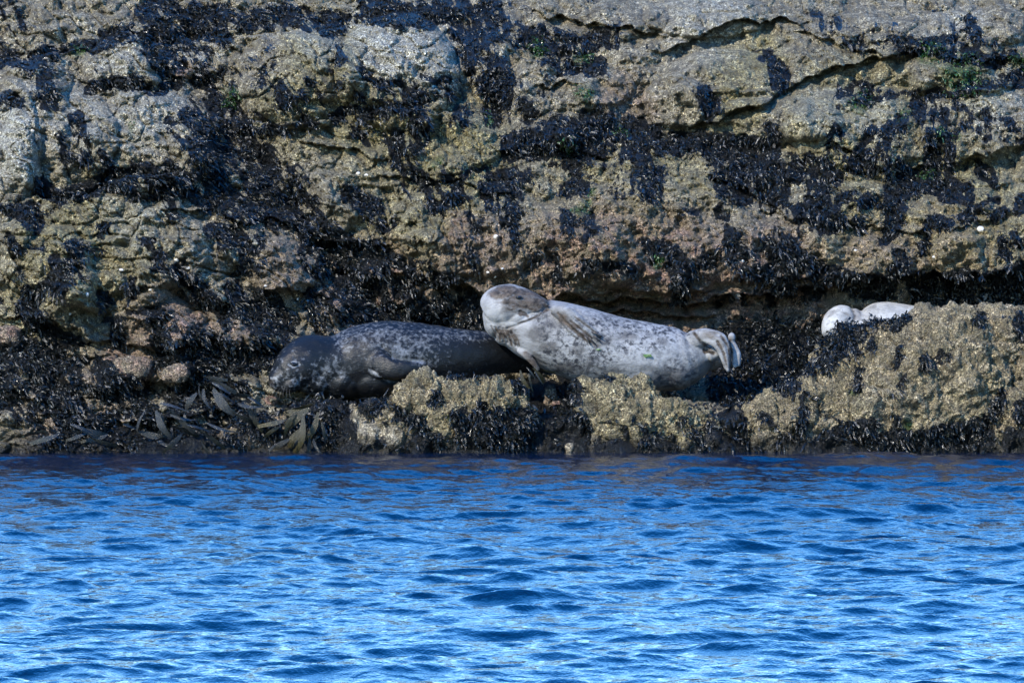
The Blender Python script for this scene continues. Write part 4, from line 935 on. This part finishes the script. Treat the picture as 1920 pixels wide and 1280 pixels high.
for i, (V, N, cr) in enumerate(bld_surf):
    w = cr * (N[:, 1] < 0.3) * (V[:, 2] > 0.0)
    if w.sum() < 5: continue
    k = rng.choice(len(w), min(1500, int(w.sum() / 9)), p=w / w.sum())
    setsD.append(blades(V[k], N[k], 8, 0.055, 0.010, seed=20 + i, spread=0.016))
weed_object('seaweed_carpet', [setC] + setsD, WEED, 'tangled dark wrack in the gully round the seals and down the boulders')

# single tufts one can pick out, each an object of its own
tuft_meshes = []
for i in range(10):
    n = 16
    ang = rng.uniform(0, 6.28, n)
    v, f, t = blades(np.stack([0.018 * np.cos(ang), 0 * ang, 0.018 * np.sin(ang)], -1), np.tile([0, -0.9, 0.42], (n, 1)), 3, 0.085, 0.012, seed=50 + i, spread=0.008)
    m_ = mesh_from('seaweed_tuft', v, f, WEED); attr(m_, 'tint', t); tuft_meshes.append(m_)
cnt = 0
def add_tuft(p, n, label, s):
    global cnt
    o = bpy.data.objects.new('seaweed_tuft', tuft_meshes[cnt % len(tuft_meshes)]); COL.objects.link(o)
    o.location = [float(q) for q in p]; o.rotation_euler = (0, random.uniform(-.35, .35), math.atan2(n[0], -n[1]) * .7 if n[1] < 0 else 0)
    o.scale = (s * random.uniform(.8, 1.15), s, s * random.uniform(.9, 1.4))
    tag(o, label, 'seaweed tuft', 'single tufts of wrack on the rock'); cnt += 1
def cliff_at(px, py):
    i = int(np.clip((py - GY0) / GS, 0, len(gv) - 1)); j = int(np.clip((px - GX0) / GS, 0, len(gu) - 1))
    return CLIFF_P[i, j], CLIFF_N[i, j]
for (px, py), lab in CW_TUFT.items():
    p, n = cliff_at(px, py); add_tuft(p, n, lab, random.uniform(.75, 1.1))
BOULDER_TUFT = {
 (1692, 665): 'thin black streak of wrack on the largest boulder, first of three',
 (1741, 676): 'black wrack tuft on the largest boulder, second of three',
 (1773, 662): 'black wrack tuft on the largest boulder, third of three',
 (1638, 645): 'black wrack tuft on the largest boulder left of the three',
 (1684, 600): 'black wrack tuft just under the crest of the largest boulder',
 (1834, 596): 'black wrack tuft near the top right of the largest boulder',
 (1672, 578): 'black wrack tuft on the crest at the tail of the white seal',
 (1510, 760): 'upper black tuft in the groove left of the largest boulder',
 (1505, 790): 'lower black tuft in the groove left of the largest boulder',
 (1860, 770): 'black tuft low on the right side of the largest boulder',
 (1612, 690): 'long black tuft under the wrack fringe of the largest boulder',
 (1468, 715): 'black tuft at the left end of the largest boulder top',
 (1912, 770): 'black tuft on the rough grey boulder at the right frame edge',
 (820, 748): 'small black tuft in the middle of the boulder below the dark seal',
 (770, 786): 'black tuft low on the left of the boulder below the dark seal',
 (1295, 815): 'black tuft right of the foot of the boulder before the spotted belly',
 (1236, 825): 'black tuft at the foot of the boulder before the spotted belly',
}
for (px, py), lab in BOULDER_TUFT.items():
    best = None
    for (V, N, cr) in bld_surf:
        x_, y_ = to_px(V); q = np.hypot(x_ - px, y_ - py) < 6
        if q.any():
            k = np.where(q)[0][np.argmin(V[q, 1])]
            if best is None or V[k, 1] < best[0][1]: best = (V[k], N[k])
    if best: add_tuft(best[0], best[1], lab, random.uniform(.5, .8))
# wrack standing against the white seal on the boulder crest
V, N, cr = bld_surf[2]
x_, y_ = to_px(V)
crest = np.where((x_ > 1535) & (x_ < 1705) & (N[:, 2] > 0.35) & (np.abs(y_ - np.interp(x_, [1530, 1560, 1600, 1650, 1705], [650, 632, 612, 594, 582])) < 26))[0]
if len(crest):
    k = rng.choice(crest, 260)
    weed_object('wrack_fringe', [blades(V[k], N[k] + np.array([0, -.3, .6]), 6, 0.062, 0.010, droop=.6, seed=90, spread=.02, up=.7)], WEED, 'ragged fringe of dark wrack along the boulder crest before the white seal')

# kelp with fronds one can pick out
def frond(L, W, bend, seed):
    g = np.random.default_rng(seed); K = 9; V = []; F = []; T = []
    for k in range(K):
        t = k / (K - 1)
        w = W * (0.25 + 1.25 * math.sin(min(1, t * 1.15 + .08) * 2.6)) * .5
        c = np.array([0.10 * L * math.sin(t * 2.4 + seed), -bend * L * t * (1 - t) * 2, -L * t])
        s = np.array([math.cos(0.7 * t + seed), math.sin(0.7 * t + seed) * .5, 0.12 * math.sin(seed * 3)])
        for q in (-1, -.35, .35, 1):
            V.append(c + s * w * q + np.array([0, -.006 * (1 - q * q) - .004 * math.sin(9 * t + q * 2 + seed), 0])); T.append(min(1, .35 + .4 * t + .2 * g.random()))
    for k in range(K - 1):
        for q in range(3): F.append((k * 4 + q, k * 4 + q + 1, k * 4 + q + 5, k * 4 + q + 4))
    return np.array(V), F, np.array(T)
frond_meshes = {}
for key, mat in (('o', KELP_OCHRE), ('g', KELP_GREY), ('d', WEED)):
    frond_meshes[key] = []
    for i in range(5):
        v, f, t = frond(1.0, 0.17, 0.22 + .06 * i, i + 1)
        m_ = mesh_from('frond', v, f, mat); attr(m_, 'tint', t); frond_meshes[key].append(m_)
def surface_y(px, py):
    """front of the ledge or a boulder at a survey point"""
    best = 9.0
    for (V, N, cr) in bld_surf:
        x_, y_ = to_px(V); q = np.hypot(x_ - px, y_ - py) < 7
        if q.any(): best = min(best, V[q, 1].min())
    q = np.hypot(fpx - px, fpy - py) < 7
    if q.any(): best = min(best, FP.reshape(-1, 3)[q, 1].min())
    best = min(best, cliff_at(px, py)[0][1])
    return best
def kelp(px, py, key, label, fr):
    Y = min(surface_y(px + dx + L * 250 * math.sin(R(ang)) * -q * .9, min(840, py + dy + L * 250 * math.cos(R(ang)) * q * .9)) for dx, dy, L, ang, w in fr for q in (0, .5, 1)) - .03
    b = at(px, py, Y)
    root = bpy.data.objects.new('kelp_plant', None); COL.objects.link(root); root.location = b.tolist(); root.empty_display_size = .05
    tag(root, label, 'kelp', 'kelp along the waterline')
    for i, (dx, dy, L, ang, w) in enumerate(fr):
        o = bpy.data.objects.new('frond', frond_meshes[key][i % 5]); COL.objects.link(o); o.parent = root
        q = at(px + dx, py + dy, Y) - b
        o.location = (float(q[0]), -.015 * i % .06 - .02, float(q[2]))
        o.rotation_euler = (R(random.uniform(8, 26)), R(-ang), R(random.uniform(-30, 30)))
        o.scale = (L * w, L, L)
kelp(585, 752, 'o', 'ochre brown kelp hanging over the wet boulder below the nose', [(0,0,.26,-75,.9),(-12,6,.24,-62,1.0),(-6,12,.30,-42,.9),(-24,22,.24,-30,1.1),(-10,24,.28,-18,1.0),(-40,40,.22,-46,.9),(6,20,.26,-4,.9),(-20,50,.22,-25,1.1),(-60,52,.2,-55,1.0),(-30,60,.18,-8,1.1),(14,40,.22,12,.9),(-50,30,.2,-65,.9)])
kelp(395, 722, 'g', 'grey kelp with broad fronds left of the seals', [(0,0,.22,60,1.1),(-6,-6,.22,75,1.0),(4,8,.24,45,1.1),(-10,6,.16,15,1.3),(-16,-4,.16,-10,1.2),(10,18,.2,62,1.0),(-14,-12,.17,92,.9),(-26,14,.16,-30,1.0)])
kelp(985, 690, 'o', 'olive kelp spilling between the two seals', [(0,0,.16,40,.8),(12,2,.17,55,.8),(-10,4,.15,25,.8),(20,4,.14,30,.9),(28,0,.12,70,.8),(4,10,.14,10,.8)])
kelp(230, 800, 'd', 'black kelp trailing into the water below the long tan slab', [(0,0,.22,70,1.),(-30,10,.2,-60,1.),(30,10,.2,85,.9),(60,14,.22,60,.8),(-60,14,.18,-80,.9),(10,18,.12,0,1.3),(90,2,.26,78,.7)])
kelp(350, 800, 'd', 'black strap kelp trailing into the water beside the wet boulder', [(0,0,.26,75,.7),(20,10,.24,64,.7),(-10,14,.18,-40,.9),(40,-10,.24,70,.7),(30,20,.16,20,1.),(-40,14,.2,-70,.9)])
kelp(560, 815, 'd', 'black wet kelp dragging in the water at the foot of the wet boulder', [(0,0,.17,-30,1.),(16,4,.15,10,1.1),(-18,8,.15,-50,1.),(30,6,.14,25,1.),(-34,16,.14,-60,1.),(46,4,.14,5,1.)])

kelp(462, 748, 'd', 'black glossy kelp lying left of the red stone under the nose', [(0,0,.22,60,.9),(-8,8,.24,40,1.0),(6,12,.2,20,.9),(-16,4,.22,80,.9),(-24,18,.2,50,1.1),(14,18,.18,-10,.9),(-30,-4,.2,95,.8)])
kelp(300, 760, 'g', 'grey strap kelp draped below the pinkish block', [(0,0,.24,80,.8),(10,8,.26,55,.8),(-8,10,.22,30,.9),(20,14,.22,75,.8),(-20,8,.2,-40,.9),(0,20,.2,0,.9)])
kelp(130, 800, 'd', 'black kelp by the waterline at far left', [(0,0,.26,70,.9),(-20,8,.22,-60,.9),(20,6,.24,85,.8),(-40,12,.22,-80,.8),(40,14,.2,60,1.0),(0,14,.18,10,.9)])

# scraps of sea lettuce on the pale belly
Vs2 = verts_of(seal2.data) + b2
for (px, py, r, lab) in ((1216, 666, 8, 'larger green weed scrap stuck on the pale belly'), (1123, 655, 4, 'tiny green weed scrap stuck below the fore flipper')):
    b = at(px, py, front_hit(Vs2, px, py) - .004); v = []; f = []
    n = 9
    v.append((0, -.004, 0))
    for i in range(n):
        a = 6.283 * i / n; q = r * PXM * random.uniform(.45, 1.2)
        v.append((q * math.cos(a) * 1.2, -.003 * random.random(), q * math.sin(a) * .6))
    f = [(0, 1 + i, 1 + (i + 1) % n) for i in range(n)]
    m_ = mesh_from('weed_scrap', np.array(v), f, WEED_G); attr(m_, 'tint', np.full(len(v), .8))
    tag(link('weed_scrap', m_, None, b), lab, 'seaweed scrap')

# ------------------------------------------------------------------ limpets and loose stones
def limpet_mesh(seed):
    g = np.random.default_rng(seed); n = 10; V = []; F = []
    for k, (r, h) in enumerate(((1, 0), (.72, .35), (.35, .62))):
        for j in range(n):
            a = 6.283 * j / n; V.append((r * math.cos(a) * (1 + .08 * g.normal()), -h, .85 * r * math.sin(a) * (1 + .08 * g.normal())))
    V.append((.05, -.72, .05))
    for k in range(2):
        for j in range(n): F.append((k * n + j, k * n + (j + 1) % n, (k + 1) * n + (j + 1) % n, (k + 1) * n + j))
    for j in range(n): F.append((2 * n + j, 2 * n + (j + 1) % n, 3 * n))
    return mesh_from('limpet', np.array(V), F, LIMP)
LIMP = plain('pale shell', (0.42, 0.40, 0.36), 0.5)
lm = [limpet_mesh(i) for i in range(4)]
LIMPETS = {
 (163, 553, 6): 'white limpet beside the dark tuft low on the tan slab',
 (131, 589, 5): 'white limpet at the foot of the tan slab, left of the block crack',
 (229, 507, 6): 'white limpet with a dark strand below it, centre of the tan slab',
 (330, 488, 6): 'upper left of two white limpets on the right end of the tan slab',
 (352, 503, 6): 'lower right of two white limpets on the right end of the tan slab',
 (417, 465, 4): 'small white limpet at the edge of the broken gully',
 (283, 545, 4): 'small white limpet above the block crack on the tan slab',
 (930, 445, 6): 'lone white limpet on the overhang above the pale seal head',
 (942, 505, 4): 'topmost of three small limpets just over the pale seal head',
 (917, 511, 4): 'leftmost of three small limpets just over the pale seal head',
 (928, 519, 4): 'lowest of three small limpets just over the pale seal head',
 (498, 537, 4): 'small limpet on the block above the dark seal head, upper',
 (558, 560, 5): 'left of two limpets on the block above the dark seal head',
 (576, 564, 4): 'right of two limpets on the block above the dark seal head',
 (815, 540, 4): 'limpet on the small overhang above the dark seal back',
 (1392, 491, 5): 'bright limpet on the overhang above the pale seal hind flippers',
 (1838, 430, 8): 'single big pale limpet on bare rock at far right',
 (1752, 483, 5): 'pale limpet on the lip over the dark undercut, far right',
 (672, 327, 6): 'left of two limpets on the yellow rock below the dome',
 (686, 328, 6): 'right of two limpets on the yellow rock below the dome',
 (60, 247, 5): 'pale limpet at the left of the broken grey slab',
 (172, 265, 4): 'small pale limpet in the middle of the broken grey slab',
 (1765, 548, 5): 'pale limpet inside the dark undercut behind the largest boulder',
 (1605, 470, 4): 'tiny limpet on the yellowish rock above the white seal',
}
for i, ((px, py, r), lab) in enumerate(LIMPETS.items()):
    p, n = cliff_at(px, py)
    o = bpy.data.objects.new('limpet', lm[i % 4]); COL.objects.link(o); o.location = (p + n * .004).tolist()
    nn = n + np.array([0, -1, .2])
    o.rotation_euler = Vector((nn / np.linalg.norm(nn)).tolist()).to_track_quat('-Y', 'Z').to_euler()
    s = r * PXM * .85; o.scale = (s * random.uniform(.75, 1.2), s, s * random.uniform(.65, 1.1))
    tag(o, lab, 'limpet', 'pale limpets on the rock')
def stone(px, py, rx, ry, label, pink, pale=0.2, where='cliff'):
    Y = surface_y(px, py)
    c = at(px, py, Y + .022)
    V_, F_ = ball((0, 0, 0), (rx * PXM, (rx + ry) * .5 * PXM, ry * PXM), (0, random.uniform(-.3, .3), 0), 4)
    V_ = np.sign(V_) * np.abs(V_ / np.array([rx, (rx + ry) * .5, ry]) / PXM) ** .72 * np.array([rx, (rx + ry) * .5, ry]) * PXM
    n = V_ / (np.linalg.norm(V_, axis=1, keepdims=True) + 1e-9)
    V_ = V_ + n * (0.42 * ry * PXM * fbm3(V_[:, 0] * 22 + px, V_[:, 1] * 22, V_[:, 2] * 22, 801, 4))[:, None]
    m_ = mesh_from('stone', V_, F_, ROCK); z0 = np.zeros(len(V_))
    rock_attrs(m_, z0 + px, z0 + py, .36 + z0, z0 + 1, z0 + .2, z0 + pale, z0 + pink)
    tag(link('stone', m_, None, c), label, 'stone', 'loose stones')
stone(14, 628, 24, 18, 'smooth pink cobble above the dark weed beneath the long tan slab', .9)
stone(500, 752, 22, 11, 'flat dull red stone just under the nose of the dark seal', 1., 0)
stone(683, 733, 9, 6, 'little pale stone below the fore flipper of the dark seal', .4, .7)
stone(334, 795, 9, 8, 'pale round stone in the black kelp by the water', .3, .8)
stone(245, 690, 40, 22, 'rusty block above the black kelp', .8)
stone(330, 700, 26, 16, 'pinkish block above the grey kelp', .7)
stone(252, 724, 20, 12, 'low pinkish stone below the rusty block', .8)
stone(1043, 757, 9, 6, 'small pink stone in the cleft between the olive boulders', 1.)
stone(1032, 745, 12, 22, 'narrow upright stone in the cleft between the olive boulders', .6, .4)
stone(1068, 840, 8, 10, 'small tan stone at the waterline between the olive boulders', .3, .3)

# ------------------------------------------------------------------ water
m = Mat('sea water')
rip = m.noise(12.0, 4, 0.62, m.coords((1.0, 0.55, 1)))
rip2 = m.noise(40.0, 3, 0.6, m.coords((1.0, 0.6, 1)))
m.set(Base_Color=(0.0006, 0.006, 0.022), Roughness=0.03, Normal=m.bump(rip2, 0.16, 0.012, m.bump(rip, 0.28, 0.05)))
m.b.inputs['IOR'].default_value = 1.33
WATER = m.m
def grow(a, b, step, far):
    fine = np.arange(a, b + step * .5, step); s = step; lo, hi = [], []
    q = a
    while q > -far: s *= 1.35; q -= s; lo.append(q)
    s = step; q = b
    while q < far: s *= 1.35; q += s; hi.append(q)
    return np.concatenate([lo[::-1], fine, hi])
wx, wy = grow(-4.2, 4.2, 0.022, 900), grow(-27.5, 0.4, 0.03, 900)
WX, WY = np.meshgrid(wx, wy)
fade = (1 - sstep(4.15, 4.8, np.abs(WX))) * sstep(-29.5, -27.5, WY) * (1 - sstep(.2, .8, WY))
calm = 0.15 + 0.74 * sstep(-0.05, -0.95, WY) + 0.10 * sstep(-1.5, -8, WY)
DX = np.zeros_like(WX); DY = np.zeros_like(WX); DZ = np.zeros_like(WX)
g = np.random.default_rng(5)
NW = 96
for i in range(NW):
    L = 0.085 * (2.2 / 0.085) ** ((i + g.random()) / NW)
    th = R(90) + g.normal(0, R(32)) + R(6); k = 2 * np.pi / L
    slope = 0.034 if L < 0.3 else 0.035 if L < 0.8 else 0.021
    a = slope / k * g.uniform(.6, 1.3); ph = g.uniform(0, 6.28)
    kx, ky = math.cos(th), math.sin(th)
    arg = k * (kx * WX + ky * WY) + ph
    grp = 0.65 + 1.0 * noise2(WX / (L * 3.5) + i, WY / (L * 5) - i, 900 + i % 7)
    DZ += a * grp * np.sin(arg); c = np.cos(arg) * a * grp * .8; DX += kx * c; DY += ky * c
WP = np.stack([WX + DX * fade * calm, WY + DY * fade * calm, DZ * fade * calm], -1)
me = mesh_from('water', WP.reshape(-1, 3), grid_faces(*WX.shape), WATER)
tag(link('water', me), 'rippled deep blue sea in front of the rocks', kind='structure')
# sea bed under everything
bx = np.linspace(-900, 900, 40)
BX, BY = np.meshgrid(bx, bx)
me = mesh_from('seabed', np.stack([BX, BY, -2.5 + 0.2 * noise2(BX, BY, 3)], -1).reshape(-1, 3), grid_faces(40, 40), ROCK)
z0 = np.zeros(1600); rock_attrs(me, z0, z0, z0 + 1, z0 + 1, z0, z0, z0)
tag(link('seabed', me), 'dark sea bed under the water', kind='structure')
